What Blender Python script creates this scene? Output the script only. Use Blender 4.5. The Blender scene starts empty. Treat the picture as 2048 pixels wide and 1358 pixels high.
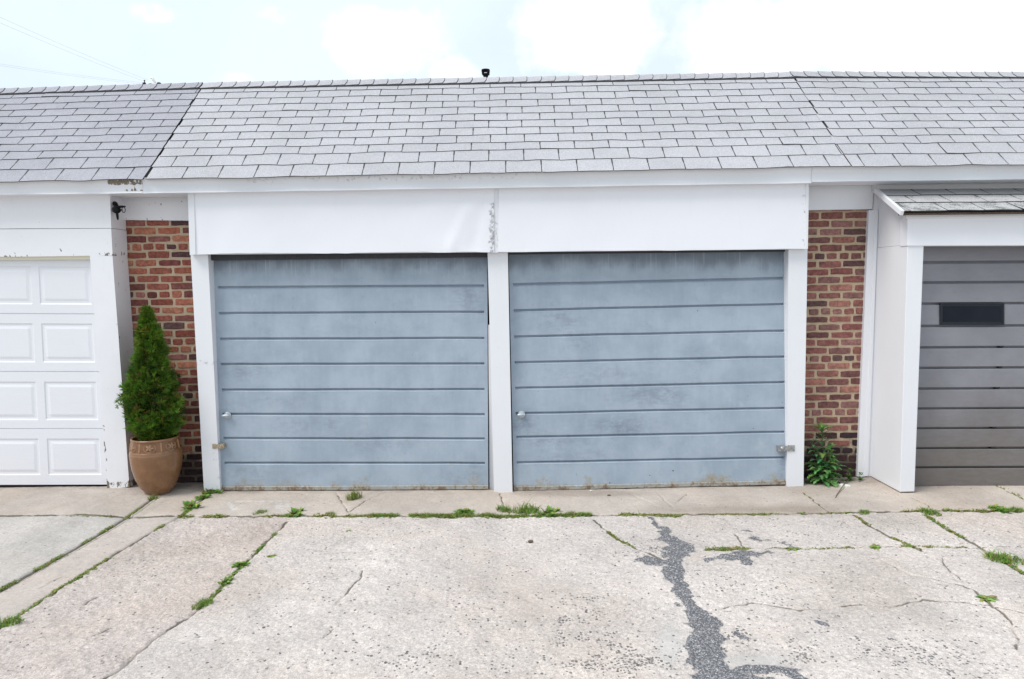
import bpy, bmesh, math, random
import numpy as np
from mathutils import Vector, Matrix

random.seed(7)
RNG = np.random.default_rng(11)
C = bpy.context.scene.collection
S = bpy.context.scene

# ---------------------------------------------------------------- camera
FPX, CX, CY = 1400.0, 1024.0, 679.0
CAM = np.array([0.0, -6.1, 1.8])
PITCH, ROLL = math.atan(114 / 1400.0), 0.0165
_f = np.array([0, math.cos(PITCH), -math.sin(PITCH)])
_r0 = np.array([1.0, 0, 0]); _u0 = np.array([0, math.sin(PITCH), math.cos(PITCH)])
_r = math.cos(ROLL) * _r0 - math.sin(ROLL) * _u0
_u = math.sin(ROLL) * _r0 + math.cos(ROLL) * _u0
cd = bpy.data.cameras.new('camera'); cam = bpy.data.objects.new('camera', cd); C.objects.link(cam)
cd.sensor_width = 36; cd.lens = FPX / 2048 * 36; cd.clip_start = 0.05; cd.clip_end = 2000
cam.matrix_world = Matrix(((_r[0], _u[0], -_f[0], CAM[0]), (_r[1], _u[1], -_f[1], CAM[1]), (_r[2], _u[2], -_f[2], CAM[2]), (0, 0, 0, 1)))
S.camera = cam

# ---------------------------------------------------------------- world, sun, exposure
SUN_EL, SUN_AZ = math.radians(54), math.radians(240)      # azimuth from +Y, clockwise: behind the viewer's left shoulder
w = bpy.data.worlds.new('World'); S.world = w; w.use_nodes = True
S.view_settings.view_transform = 'Standard'; S.view_settings.look = 'None'
S.view_settings.gamma = 1.0; S.view_settings.use_curve_mapping = False
S.view_settings.exposure = 0.72


def nd(nt, typ, ins=None, **props):
    n = nt.nodes.new(typ)
    for k, v in props.items():
        setattr(n, k, v)
    for k, v in (ins or {}).items():
        s = n.inputs[k]
        if isinstance(v, bpy.types.NodeSocket):
            nt.links.new(v, s)
        else:
            if isinstance(v, (tuple, list)) and len(v) == 3 and s.type == 'RGBA':
                v = (*v, 1)
            s.default_value = v
    return n


def mixc(nt, f, a, b, blend='MIX'):
    n = nt.nodes.new('ShaderNodeMix'); n.data_type = 'RGBA'; n.blend_type = blend; n.clamp_factor = True
    for i, v in ((0, f), (6, a), (7, b)):
        s = n.inputs[i]
        if isinstance(v, bpy.types.NodeSocket):
            nt.links.new(v, s)
        else:
            s.default_value = (*v, 1) if isinstance(v, (tuple, list)) and len(v) == 3 else v
    return n.outputs[2]


def mth(nt, op, a, b=0.0, c=None, clamp=False):
    n = nt.nodes.new('ShaderNodeMath'); n.operation = op; n.use_clamp = clamp
    for i, v in enumerate((a, b) if c is None else (a, b, c)):
        if isinstance(v, bpy.types.NodeSocket):
            nt.links.new(v, n.inputs[i])
        else:
            n.inputs[i].default_value = v
    return n.outputs[0]


def ramp(nt, f, lo, hi, a=0.0, b=1.0):
    n = nd(nt, 'ShaderNodeMapRange', {0: f, 1: lo, 2: hi, 3: a, 4: b}); n.clamp = True; n.interpolation_type = 'SMOOTHSTEP'
    return n.outputs[0]


def noise(nt, co, scale, detail=4.0, rough=0.55, stretch=None, off=(0, 0, 0)):
    if stretch or off != (0, 0, 0):
        co = nd(nt, 'ShaderNodeMapping', {'Vector': co, 'Scale': stretch or (1, 1, 1), 'Location': off}).outputs[0]
    return nd(nt, 'ShaderNodeTexNoise', {'Vector': co, 'Scale': scale, 'Detail': detail, 'Roughness': rough}).outputs[0]


def pixdir(px, py):
    d = _f * FPX + _r * (px - CX) + _u * (CY - py)
    return d / np.linalg.norm(d)


nt = w.node_tree; nt.nodes.clear()
sky = nd(nt, 'ShaderNodeTexSky', sky_type='NISHITA', sun_disc=False, sun_elevation=SUN_EL, sun_rotation=SUN_AZ,
         air_density=1.0, dust_density=2.2, ozone_density=1.2)
tc = nd(nt, 'ShaderNodeTexCoord').outputs['Generated']
nz = noise(nt, tc, 5.0, 7, 0.6)
nz2 = noise(nt, tc, 13.0, 6, 0.6)
acc = None
# cumulus banks of the sky: centre direction (where the photograph shows them), angular half width and height
for (px, py, ax, ay, amp) in ((740, 70, .085, .05, .62), (1180, 80, .11, .06, .75), (1560, 70, .16, .055, .8), (1900, 60, .14, .08, .85),
                              (310, 25, .05, .02, .55), (430, 150, .06, .015, .5), (560, 30, .05, .02, .35), (930, 150, .05, .02, .45)):
    c = pixdir(px, py)
    sub = nd(nt, 'ShaderNodeVectorMath', {0: tc, 1: tuple(c)}, operation='SUBTRACT').outputs[0]
    scl = nd(nt, 'ShaderNodeVectorMath', {0: sub, 1: (1 / ax, 1 / ax, 1 / ay)}, operation='MULTIPLY').outputs[0]
    ln = nd(nt, 'ShaderNodeVectorMath', {0: scl}, operation='LENGTH').outputs['Value']
    g = mth(nt, 'MULTIPLY', mth(nt, 'SUBTRACT', 1.35, ln, clamp=True), amp)
    acc = g if acc is None else mth(nt, 'MAXIMUM', acc, g)
cl = mth(nt, 'ADD', acc, mth(nt, 'MULTIPLY', mth(nt, 'SUBTRACT', nz, 0.5), 1.7))
cl = mth(nt, 'ADD', cl, mth(nt, 'MULTIPLY', mth(nt, 'SUBTRACT', nz2, 0.5), 0.6))
cloud = ramp(nt, cl, 0.20, 0.62)
high = ramp(nt, noise(nt, tc, 2.2, 6, 0.6, off=(3, 1, 0)), .3, .62)
veil = mixc(nt, mth(nt, 'ADD', 0.80, mth(nt, 'MULTIPLY', high, .15)), sky.outputs[0], (6.75, 7.65, 8.35))   # thin high cloud over the whole sky
col = mixc(nt, cloud, veil, (9.6, 9.7, 9.8))
bg = nd(nt, 'ShaderNodeBackground', {'Color': col, 'Strength': 0.085})
out = nd(nt, 'ShaderNodeOutputWorld', {'Surface': bg.outputs[0]})

sl = bpy.data.lights.new('sun', 'SUN'); sl.energy = 1.8; sl.angle = math.radians(28); sl.color = (1.0, 0.965, 0.91)
so = bpy.data.objects.new('sun', sl); C.objects.link(so)
sd = Vector((math.sin(SUN_AZ) * math.cos(SUN_EL), math.cos(SUN_AZ) * math.cos(SUN_EL), math.sin(SUN_EL)))
so.rotation_euler = sd.to_track_quat('Z', 'Y').to_euler(); so.location = (-4, -8, 12)


# ---------------------------------------------------------------- measuring helpers
def q(px, py, Y):
    d = _f * FPX + _r * (px - CX) + _u * (CY - py)
    return CAM + d * ((Y - CAM[1]) / d[1])


_ZX = np.array([-9, -5, -4.5, -3.7, -3.42, -3.1, -2.77, -2.6, -1.47, -.24, -.1, 0, 1.2, 2.45, 3.08, 3.26, 3.5, 4.5, 9]); _ZZ = np.array([.045, .04, .037, .030, .030, .0, -.006, -.022, -.036, -.052, -.068, -.066, -.060, -.054, -.044, -.034, -.042, -.052, -.055])


def gz(x):
    return np.interp(x, _ZX, _ZZ)


def G(px, py):
    z = 0.0
    d = _f * FPX + _r * (px - CX) + _u * (CY - py)
    for _ in range(12):
        p = CAM + d * ((z - CAM[2]) / d[2]); z = float(gz(p[0]))
    return CAM + d * ((z - CAM[2]) / d[2])


def proj(P):
    v = P - CAM
    dep = v @ _f
    return CX + FPX * (v @ _r) / dep, CY - FPX * (v @ _u) / dep


_TAB = {}


def vnoise(x, y, seed=0):
    if seed not in _TAB: _TAB[seed] = np.random.default_rng(seed).random((256, 256))
    r = _TAB[seed]
    if np.ndim(x) == 0:
        x = float(x); y = float(y); xi = math.floor(x); yi = math.floor(y); fx = x - xi; fy = y - yi
        fx = fx * fx * (3 - 2 * fx); fy = fy * fy * (3 - 2 * fy); x1 = (xi + 1) & 255; y1 = (yi + 1) & 255; xi &= 255; yi &= 255
        return (r[xi, yi] * (1 - fx) + r[x1, yi] * fx) * (1 - fy) + (r[xi, y1] * (1 - fx) + r[x1, y1] * fx) * fy
    xi = np.floor(x).astype(int); yi = np.floor(y).astype(int)
    fx = x - xi; fy = y - yi; fx = fx * fx * (3 - 2 * fx); fy = fy * fy * (3 - 2 * fy)
    a = r[xi % 256, yi % 256]; b = r[(xi + 1) % 256, yi % 256]; c = r[xi % 256, (yi + 1) % 256]; d = r[(xi + 1) % 256, (yi + 1) % 256]
    return (a * (1 - fx) + b * fx) * (1 - fy) + (c * (1 - fx) + d * fx) * fy


def fbm(x, y, seed=0, octv=4):
    s = 0; a = .5; t = 0
    for i in range(octv):
        s = s + a * vnoise(x * 2 ** i + 17 * i, y * 2 ** i + 5 * i, seed + i); t += a; a *= .5
    return s / t


# ---------------------------------------------------------------- objects
WORG = {}


def tag(o, label=None, cat=None, group=None, kind=None):
    if label: o['label'] = label
    if cat: o['category'] = cat
    if group: o['group'] = group
    if kind: o['kind'] = kind
    return o


def thing(name, loc, label, cat, group=None):
    o = bpy.data.objects.new(name, None); C.objects.link(o); o.location = loc
    o.empty_display_size = 0.1
    WORG[o.name] = np.array(loc, float)
    return tag(o, label, cat, group)


class MB:
    def __init__(s):
        s.V = []; s.F = []; s.T = []; s.M = []; s.S = []

    def add(s, verts, faces, tone=(.5, 0, 0, 1), mi=0, smooth=False):
        b = len(s.V)
        s.V.extend([tuple(map(float, v)) for v in verts])
        if isinstance(tone, list): s.T.extend(tone)
        else: s.T.extend([tone] * len(verts))
        for f in faces:
            s.F.append(tuple(b + i for i in f)); s.M.append(mi); s.S.append(smooth)

    def box(s, c8, **k):   # front TL TR BR BL then back
        s.add(c8, [(3, 2, 1, 0), (4, 5, 6, 7), (0, 1, 5, 4), (1, 2, 6, 5), (2, 3, 7, 6), (3, 0, 4, 7)], **k)

    def cube(s, x0, x1, y0, y1, z0, z1, **k):
        s.box([(x0, y0, z1), (x1, y0, z1), (x1, y0, z0), (x0, y0, z0), (x0, y1, z1), (x1, y1, z1), (x1, y1, z0), (x0, y1, z0)], **k)

    def grid(s, P, tone=(.5, 0, 0, 1), mi=0, smooth=False, flip=False):
        n, m = len(P), len(P[0])
        fs = []
        for i in range(n - 1):
            for j in range(m - 1):
                a = i * m + j
                f = (a, a + m, a + m + 1, a + 1)
                fs.append(f[::-1] if flip else f)
        vs = [p for r in P for p in r]
        if isinstance(tone, list) and isinstance(tone[0], list): tone = [t for r in tone for t in r]
        s.add(vs, fs, tone, mi, smooth)

    def tube(s, pts, r, n=8, **k):
        pts = [Vector(p) for p in pts]; rings = []
        for i, p in enumerate(pts):
            d = (pts[min(i + 1, len(pts) - 1)] - pts[max(i - 1, 0)]).normalized()
            a = d.cross(Vector((0, 0, 1)))
            if a.length < .05: a = d.cross(Vector((1, 0, 0)))
            a.normalize(); b = d.cross(a)
            rr = r[i] if isinstance(r, (list, tuple)) else r
            rings.append([p + (a * math.cos(t) + b * math.sin(t)) * rr for t in [2 * math.pi * j / n for j in range(n + 1)]])
        s.grid(rings, smooth=True, **k)
        for ring, fl in ((rings[0], 0), (rings[-1], 1)):
            s.add(ring[:-1], [tuple(range(n))[::-1] if fl else tuple(range(n))], **k)

    def lathe(s, prof, c=(0, 0, 0), n=32, axis='Z', **k):
        P = []
        for (r, h) in prof:
            row = []
            for j in range(n + 1):
                a = 2 * math.pi * j / n
                if axis == 'Z': row.append((c[0] + r * math.cos(a), c[1] + r * math.sin(a), c[2] + h))
                else: row.append((c[0] + r * math.cos(a), c[1] - h, c[2] + r * math.sin(a)))     # towards -Y
            P.append(row)
        s.grid(P, smooth=True, flip=True, **k)

    def build(s, name, mats, parent=None, bevel=0.0, label=None, weld=True, seg=2):
        me = bpy.data.meshes.new(name)
        org = WORG[parent.name] if parent is not None else np.zeros(3)
        V = np.array(s.V) - org
        me.from_pydata([tuple(v) for v in V], [], s.F)
        for m in (mats if isinstance(mats, (list, tuple)) else [mats]): me.materials.append(m)
        me.polygons.foreach_set('material_index', s.M); me.polygons.foreach_set('use_smooth', s.S)
        at = me.attributes.new('tone', 'FLOAT_COLOR', 'POINT')
        at.data.foreach_set('color', np.array(s.T, dtype=np.float32).ravel())
        if bevel or weld:
            bm = bmesh.new(); bm.from_mesh(me)
            bmesh.ops.recalc_face_normals(bm, faces=bm.faces) if bevel else None
            if bevel:
                es = [e for e in bm.edges if len(e.link_faces) == 2 and e.calc_face_angle(0) > .6]
                bmesh.ops.bevel(bm, geom=es, offset=bevel, segments=seg, affect='EDGES', profile=.6, clamp_overlap=True)
            bm.to_mesh(me); bm.free()
        o = bpy.data.objects.new(name, me); C.objects.link(o)
        if parent is not None: o.parent = parent
        WORG[o.name] = org
        if label: o['label'] = label
        return o


# ---------------------------------------------------------------- materials
def mat(name):
    m = bpy.data.materials.new(name); m.use_nodes = True
    nt = m.node_tree; nt.nodes.clear()
    o = nt.nodes.new('ShaderNodeOutputMaterial'); b = nt.nodes.new('ShaderNodeBsdfPrincipled'); nt.links.new(b.outputs[0], o.inputs[0])
    co = nd(nt, 'ShaderNodeTexCoord').outputs['Object']
    return m, nt, b, co


def setb(nt, b, col, rough, bump=None, bs=.3, bd=.01, metal=0.0, spec=.5):
    for k, v in (('Base Color', col), ('Roughness', rough), ('Metallic', metal), ('Specular IOR Level', spec)):
        if isinstance(v, bpy.types.NodeSocket): nt.links.new(v, b.inputs[k])
        else: b.inputs[k].default_value = (*v, 1) if isinstance(v, tuple) and len(v) == 3 else v
    if bump is not None:
        bn = nd(nt, 'ShaderNodeBump', {'Strength': bs, 'Distance': bd, 'Height': bump})
        nt.links.new(bn.outputs[0], b.inputs['Normal'])


def attr(nt, name='tone'):
    a = nd(nt, 'ShaderNodeAttribute', attribute_name=name)
    sp = nd(nt, 'ShaderNodeSeparateColor', {0: a.outputs['Color']})
    return sp.outputs[0], sp.outputs[1], sp.outputs[2], a.outputs['Color'], a.outputs['Alpha']


def simple(name, col, rough=.5, metal=0.0, var=.12, sc=30, spec=.5):
    m, nt, b, co = mat(name)
    n = noise(nt, co, sc, 5)
    k = ramp(nt, n, .3, .7, 1 - var, 1 + var)
    c = mixc(nt, 1.0, col, nd(nt, 'ShaderNodeCombineColor', {0: k, 1: k, 2: k}).outputs[0], 'MULTIPLY')
    setb(nt, b, c, rough, n, .15, .003, metal, spec)
    return m


def gray(nt, k):
    return nd(nt, 'ShaderNodeCombineColor', {0: k, 1: k, 2: k}).outputs[0]


def m_white(name, base, peel=False, dirt=.5, grain=False):
    """painted boards and white sheet metal; tone.g = where paint peels, tone.b = grime"""
    m, nt, b, co = mat(name)
    r, pg, gb, _, _ = attr(nt)
    big = noise(nt, co, 2.2, 5, .6)
    stk = noise(nt, co, 9, 5, .6, stretch=(2.2, 2.2, .5))
    c = mixc(nt, mth(nt, 'MULTIPLY', ramp(nt, big, .42, .75), .22 * dirt), base, (.60, .61, .60))
    c = mixc(nt, mth(nt, 'MULTIPLY', ramp(nt, stk, .55, .85), .22 * dirt), c, (.50, .50, .48))
    fine = noise(nt, co, 140, 4, .7)
    spk = ramp(nt, noise(nt, co, 55, 3, .5), .70, .76)
    c = mixc(nt, mth(nt, 'MULTIPLY', spk, .35 * dirt), c, (.30, .28, .26))
    gm = ramp(nt, mth(nt, 'ADD', noise(nt, co, 26, 6, .7), mth(nt, 'MULTIPLY', gb, .5)), .66, .92)
    c = mixc(nt, mth(nt, 'MULTIPLY', gm, .8), c, (.13, .12, .12))
    h = mth(nt, 'ADD', mth(nt, 'MULTIPLY', big, .6), mth(nt, 'MULTIPLY', fine, .12))
    if peel:
        pn = noise(nt, co, 30, 6, .65, stretch=(1, 1, .55))
        pv = mth(nt, 'ADD', pn, mth(nt, 'MULTIPLY', pg, .42))
        pm = ramp(nt, pv, .715, .735)
        wood = mixc(nt, noise(nt, co, 60, 4), (.05, .04, .035), (.30, .24, .18))
        c = mixc(nt, pm, c, wood)
        h = mth(nt, 'SUBTRACT', h, mth(nt, 'MULTIPLY', pm, .8))
    if grain:
        h = mth(nt, 'ADD', h, mth(nt, 'MULTIPLY', noise(nt, co, 40, 5, .6, stretch=(.12, 1, 1.6)), .5))
    setb(nt, b, c, .42, h, .25, .006)
    return m


def m_shingle(name, base, moss=.0, stain=.25):
    m, nt, b, co = mat(name)
    r, g_, b_, _, _ = attr(nt)
    gran = nd(nt, 'ShaderNodeTexVoronoi', {'Vector': co, 'Scale': 260.0}).outputs['Color']
    gv = nd(nt, 'ShaderNodeSeparateColor', {0: gran}).outputs[0]
    k = mth(nt, 'ADD', mth(nt, 'MULTIPLY', gv, .42), .79)
    k = mth(nt, 'MULTIPLY', k, mth(nt, 'ADD', .955, mth(nt, 'MULTIPLY', r, .09)))
    big = noise(nt, co, 1.6, 5, .6)
    k = mth(nt, 'MULTIPLY', k, ramp(nt, big, .3, .75, 1.06, .92))
    c = mixc(nt, 1.0, base, gray(nt, k), 'MULTIPLY')
    st = ramp(nt, noise(nt, co, 7, 6, .7), .55, .8)
    c = mixc(nt, mth(nt, 'MULTIPLY', st, stain), c, (.17, .17, .15))
    if moss:
        ms = ramp(nt, mth(nt, 'ADD', mth(nt, 'ADD', mth(nt, 'MULTIPLY', noise(nt, co, 95, 4, .75), .6), mth(nt, 'MULTIPLY', noise(nt, co, 9, 4, .6), .4)), mth(nt, 'MULTIPLY', g_, .13)), .62, .70)
        c = mixc(nt, mth(nt, 'MULTIPLY', ms, moss), c, (.045, .045, .04))
    setb(nt, b, c, .9, mth(nt, 'ADD', gv, noise(nt, co, 90, 3)), .5, .004, 0, .3)
    return m


M = {}
M['white'] = m_white('white_aluminium', (.73, .735, .77), dirt=.45)
M['white_clean'] = m_white('white_vinyl', (.79, .79, .835), dirt=.3)
M['peel'] = m_white('old_white_paint', (.77, .765, .80), peel=True, dirt=.7)
M['doorwhite'] = m_white('white_steel_door', (.735, .735, .775), dirt=.25, grain=True)
M['cream'] = m_white('cream_seal', (.72, .67, .52), dirt=.4)
M['shl'] = m_shingle('grey_shingle_weathered', (.34, .338, .372), stain=.34)
M['shm'] = m_shingle('grey_shingle', (.42, .415, .44), stain=.16)
M['shr'] = m_shingle('grey_shingle_pale', (.41, .405, .43), stain=.2)
M['sha'] = m_shingle('grey_shingle_mossy', (.45, .445, .45), moss=.75, stain=.25)
M['felt'] = simple('roof_felt', (.055, .055, .06), .95)
M['dark'] = simple('dark_interior', (.025, .025, .028), .9)
M['soffit'] = m_white('soffit_white', (.62, .62, .64), dirt=.8)
M['pipe'] = simple('black_flue_metal', (.008, .007, .01), .7, spec=.15)
M['black'] = simple('black_plastic', (.007, .007, .008), .5, spec=.2)
M['galv'] = simple('galvanised', (.36, .36, .36), .45, .7, .25, 60)
M['knob'] = simple('painted_knob', (.45, .49, .53), .35, .25, .2, 60)
M['brass'] = simple('rusty_plated_steel', (.42, .34, .24), .5, .5, .4, 90)
M['roof_gravel'] = simple('flat_roof', (.2, .2, .2), .95)
M['soil'] = simple('potting_soil', (.03, .022, .016), .95, 0, .4, 120)
M['bark'] = simple('bark', (.09, .06, .04), .9, 0, .4, 90)
M['twig'] = simple('dry_twig', (.11, .08, .055), .8, 0, .3, 120)
M['stone'] = simple('pale_stone', (.62, .61, .57), .85, 0, .12, 60)
M['pebble'] = simple('brown_pebble', (.13, .09, .065), .9, 0, .3, 60)
M['wire'] = simple('wire_insulation', (.45, .46, .48), .7)
M['porcelain'] = simple('porcelain', (.75, .73, .66), .3)
M['polewood'] = simple('pole_wood', (.16, .13, .10), .9)
M['pdark'] = simple('line_hardware', (.03, .03, .035), .6)


def m_brick(name, warm):
    m, nt, b, co = mat(name)
    r, g_, b_, colr, al = attr(nt)
    n1 = noise(nt, co, 38, 6, .7); n2 = noise(nt, co, 160, 4, .7); n3 = noise(nt, co, 11, 4, .6)
    c = mixc(nt, 1.0, colr, gray(nt, ramp(nt, n1, .3, .72, .62, 1.35)), 'MULTIPLY')
    c = mixc(nt, mth(nt, 'MULTIPLY', ramp(nt, n3, .55, .75), .45), c, (.06, .035, .04))
    c = mixc(nt, mth(nt, 'MULTIPLY', ramp(nt, n2, .66, .74), .4), c, (.42, .34, .26))
    c = mixc(nt, ramp(nt, noise(nt, co, 70, 4, .6, off=(4, 2, 1)), .745, .765), c, (.62, .6, .56))
    setb(nt, b, c, .9, mth(nt, 'ADD', n1, mth(nt, 'MULTIPLY', n2, .5)), .5, .006, 0, .25)
    return m


def m_mortar():
    m, nt, b, co = mat('tan_mortar')
    r, g_, b_, colr, al = attr(nt)
    n1 = noise(nt, co, 200, 5, .7); n2 = noise(nt, co, 9, 5, .6)
    c = mixc(nt, ramp(nt, n2, .3, .7), (.46, .35, .235), (.54, .425, .305))
    c = mixc(nt, 1.0, c, gray(nt, ramp(nt, n1, .3, .7, .75, 1.15)), 'MULTIPLY')
    # damp, sooty stain that climbs the lowest courses with a ragged edge (tone.g painted where the photo shows it)
    sm = ramp(nt, mth(nt, 'ADD', g_, mth(nt, 'MULTIPLY', mth(nt, 'SUBTRACT', noise(nt, co, 14, 6, .7), .5), .9)), .35, .7)
    c = mixc(nt, mth(nt, 'MULTIPLY', sm, .86), c, (.055, .045, .04))
    setb(nt, b, c, .95, n1, .6, .005, 0, .2)
    return m


M['brick'] = m_brick('brick', 1); M['mortar'] = m_mortar()


def m_bluedoor():
    """faded blue-grey steel: UV 0..1 over the door, rust along the foot, soot and painted shade under the head"""
    m, nt, b, co = mat('blue_grey_steel')
    r, g_, b_, _, _ = attr(nt)
    uv = nd(nt, 'ShaderNodeTexCoord').outputs['UV']
    v = nd(nt, 'ShaderNodeSeparateXYZ', {0: uv}).outputs[1]
    n1 = noise(nt, co, 2.6, 6, .62); n2 = noise(nt, co, 9, 6, .68); n3 = noise(nt, co, 70, 4, .7)
    base = mixc(nt, ramp(nt, n1, .34, .68), (.28, .34, .41), (.35, .412, .487))
    base = mixc(nt, mth(nt, 'MULTIPLY', ramp(nt, n2, .52, .74), .24), base, (.205, .245, .32))
    base = mixc(nt, mth(nt, 'MULTIPLY', ramp(nt, noise(nt, co, 5, 6, .7, off=(7, 3, 5)), .56, .78), .4), base, (.47, .53, .58))
    stk = noise(nt, co, 16, 5, .6, stretch=(1.6, 1, .22))
    base = mixc(nt, mth(nt, 'MULTIPLY', ramp(nt, stk, .5, .72), .10), base, (.47, .53, .58))
    base = mixc(nt, mth(nt, 'MULTIPLY', ramp(nt, stk, .5, .25), .08), base, (.17, .2, .25))
    # soot plus painted header shade at the door top: ragged, thicker in places
    soot_shade = mth(nt, 'ADD', v, mth(nt, 'MULTIPLY', mth(nt, 'SUBTRACT', noise(nt, co, 3.4, 5, .62, stretch=(1, 1, .5)), .5), .17))
    base = mixc(nt, mth(nt, 'MULTIPLY', ramp(nt, soot_shade, .885, .965), .62), base, (.06, .075, .10))
    base = mixc(nt, mth(nt, 'MULTIPLY', mth(nt, 'MULTIPLY', b_, ramp(nt, mth(nt, 'ADD', mth(nt, 'MULTIPLY', noise(nt, co, 24, 7, .75, stretch=(.6, 1, 1.4)), .6), mth(nt, 'MULTIPLY', n2, .4)), .40, .60, .12, 1.0)), .55), base, (.115, .14, .20))
    run = noise(nt, co, 22, 4, .6, stretch=(2.6, 1, .05), off=(3, 0, 1))
    base = mixc(nt, mth(nt, 'MULTIPLY', mth(nt, 'MULTIPLY', ramp(nt, run, .55, .72), ramp(nt, v, .84, .93)), .35), base, (.50, .56, .61))
    scr = noise(nt, co, 26, 3, .5, stretch=(4, 1, .6))
    base = mixc(nt, mth(nt, 'MULTIPLY', ramp(nt, scr, .73, .77), .5), base, (.10, .12, .16))
    # rust: strong near the foot, sparse specks elsewhere; tone.g marks groove ledges where water sits
    rn = mth(nt, 'ADD', mth(nt, 'MULTIPLY', noise(nt, co, 13, 7, .72, stretch=(1, 1, .55)), .62), mth(nt, 'MULTIPLY', noise(nt, co, 2.6, 4, .6, off=(5, 5, 1)), .38)); rn2 = noise(nt, co, 48, 5, .7)
    foot = ramp(nt, v, .0, .13, .205, .0)
    lip = ramp(nt, v, .012, .030, .12, .0)
    rr = mth(nt, 'ADD', mth(nt, 'ADD', mth(nt, 'MULTIPLY', rn, .7), mth(nt, 'MULTIPLY', rn2, .3)), mth(nt, 'ADD', foot, lip))
    rr = mth(nt, 'ADD', rr, mth(nt, 'MULTIPLY', g_, .165))
    rm = ramp(nt, rr, .70, .80); rm2 = ramp(nt, rr, .80, .88)
    base = mixc(nt, mth(nt, 'MULTIPLY', rm, .75), base, (.31, .27, .195))
    base = mixc(nt, mth(nt, 'MULTIPLY', rm2, .8), base, mixc(nt, rn2, (.05, .026, .016), (.20, .095, .04)))
    pit = ramp(nt, mth(nt, 'ADD', noise(nt, co, 30, 2, .5, off=(2, 9, 4)), mth(nt, 'MULTIPLY', foot, .25)), .775, .80)
    base = mixc(nt, mth(nt, 'MULTIPLY', pit, .9), base, (.05, .025, .015))
    h = mth(nt, 'ADD', mth(nt, 'MULTIPLY', n1, .8), mth(nt, 'MULTIPLY', n3, .05))
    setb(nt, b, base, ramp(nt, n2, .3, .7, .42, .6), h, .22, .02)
    return m


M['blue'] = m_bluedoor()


def m_greydoor():
    m, nt, b, co = mat('dark_grey_steel')
    n1 = noise(nt, co, 2.2, 5, .6); n2 = noise(nt, co, 30, 5, .7); n3 = noise(nt, co, 11, 5, .6, stretch=(1, 1, 3.5))
    c = mixc(nt, ramp(nt, n1, .3, .7), (.20, .198, .222), (.245, .243, .27))
    c = mixc(nt, mth(nt, 'MULTIPLY', ramp(nt, n3, .5, .75), .18), c, (.15, .146, .158))
    c = mixc(nt, mth(nt, 'MULTIPLY', ramp(nt, n2, .6, .75), .25), c, (.2, .195, .2))
    zc = nd(nt, 'ShaderNodeSeparateXYZ', {0: co}).outputs[2]
    dm = mth(nt, 'MULTIPLY', ramp(nt, mth(nt, 'ADD', zc, mth(nt, 'MULTIPLY', mth(nt, 'SUBTRACT', n1, .5), .6)), .0, 1.1, .95, 0), ramp(nt, n3, .25, .7, .75, 1))
    c = mixc(nt, dm, c, (.14, .12, .104))
    setb(nt, b, c, .5, n2, .12, .003)
    return m


M['grey'] = m_greydoor()


def m_glass():
    m, nt, b, co = mat('dark_glass')
    n1 = noise(nt, co, 7, 4)
    setb(nt, b, mixc(nt, n1, (.008, .011, .018), (.018, .022, .032)), .2, spec=.12)
    return m


M['glass'] = m_glass()
M['frame_dark'] = simple('window_frame_dark', (.016, .019, .027), .5, spec=.3)


def m_pot():
    m, nt, b, co = mat('glazed_terracotta')
    r, g_, b_, _, _ = attr(nt)
    n1 = noise(nt, co, 8, 6, .65); n2 = noise(nt, co, 60, 5, .7)
    c = mixc(nt, ramp(nt, n1, .35, .7), (.14, .056, .019), (.215, .098, .038))
    c = mixc(nt, mth(nt, 'MULTIPLY', ramp(nt, n2, .58, .75), .35), c, (.30, .18, .10))
    c = mixc(nt, mth(nt, 'MULTIPLY', g_, .6), c, (.40, .25, .15))
    setb(nt, b, c, ramp(nt, n1, .3, .7, .16, .34), n2, .12, .003)
    return m


M['pot'] = m_pot()


def m_leaf(name, trans=.35, rough=.5):
    m, nt, b, co = mat(name)
    r, g_, b_, colr, al = attr(nt)
    c = mixc(nt, 1.0, colr, gray(nt, ramp(nt, noise(nt, co, 45, 3), .3, .7, .75, 1.25)), 'MULTIPLY')
    setb(nt, b, c, rough, spec=.3)
    tr = nd(nt, 'ShaderNodeBsdfTranslucent', {'Color': c})
    mx = nd(nt, 'ShaderNodeMixShader', {0: trans, 1: b.outputs[0], 2: tr.outputs[0]})
    o = [n for n in nt.nodes if n.type == 'OUTPUT_MATERIAL'][0]
    nt.links.new(mx.outputs[0], o.inputs[0])
    return m


M['leaf'] = m_leaf('weed_leaf'); M['spray'] = m_leaf('cypress_spray', .2, .6)


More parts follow.
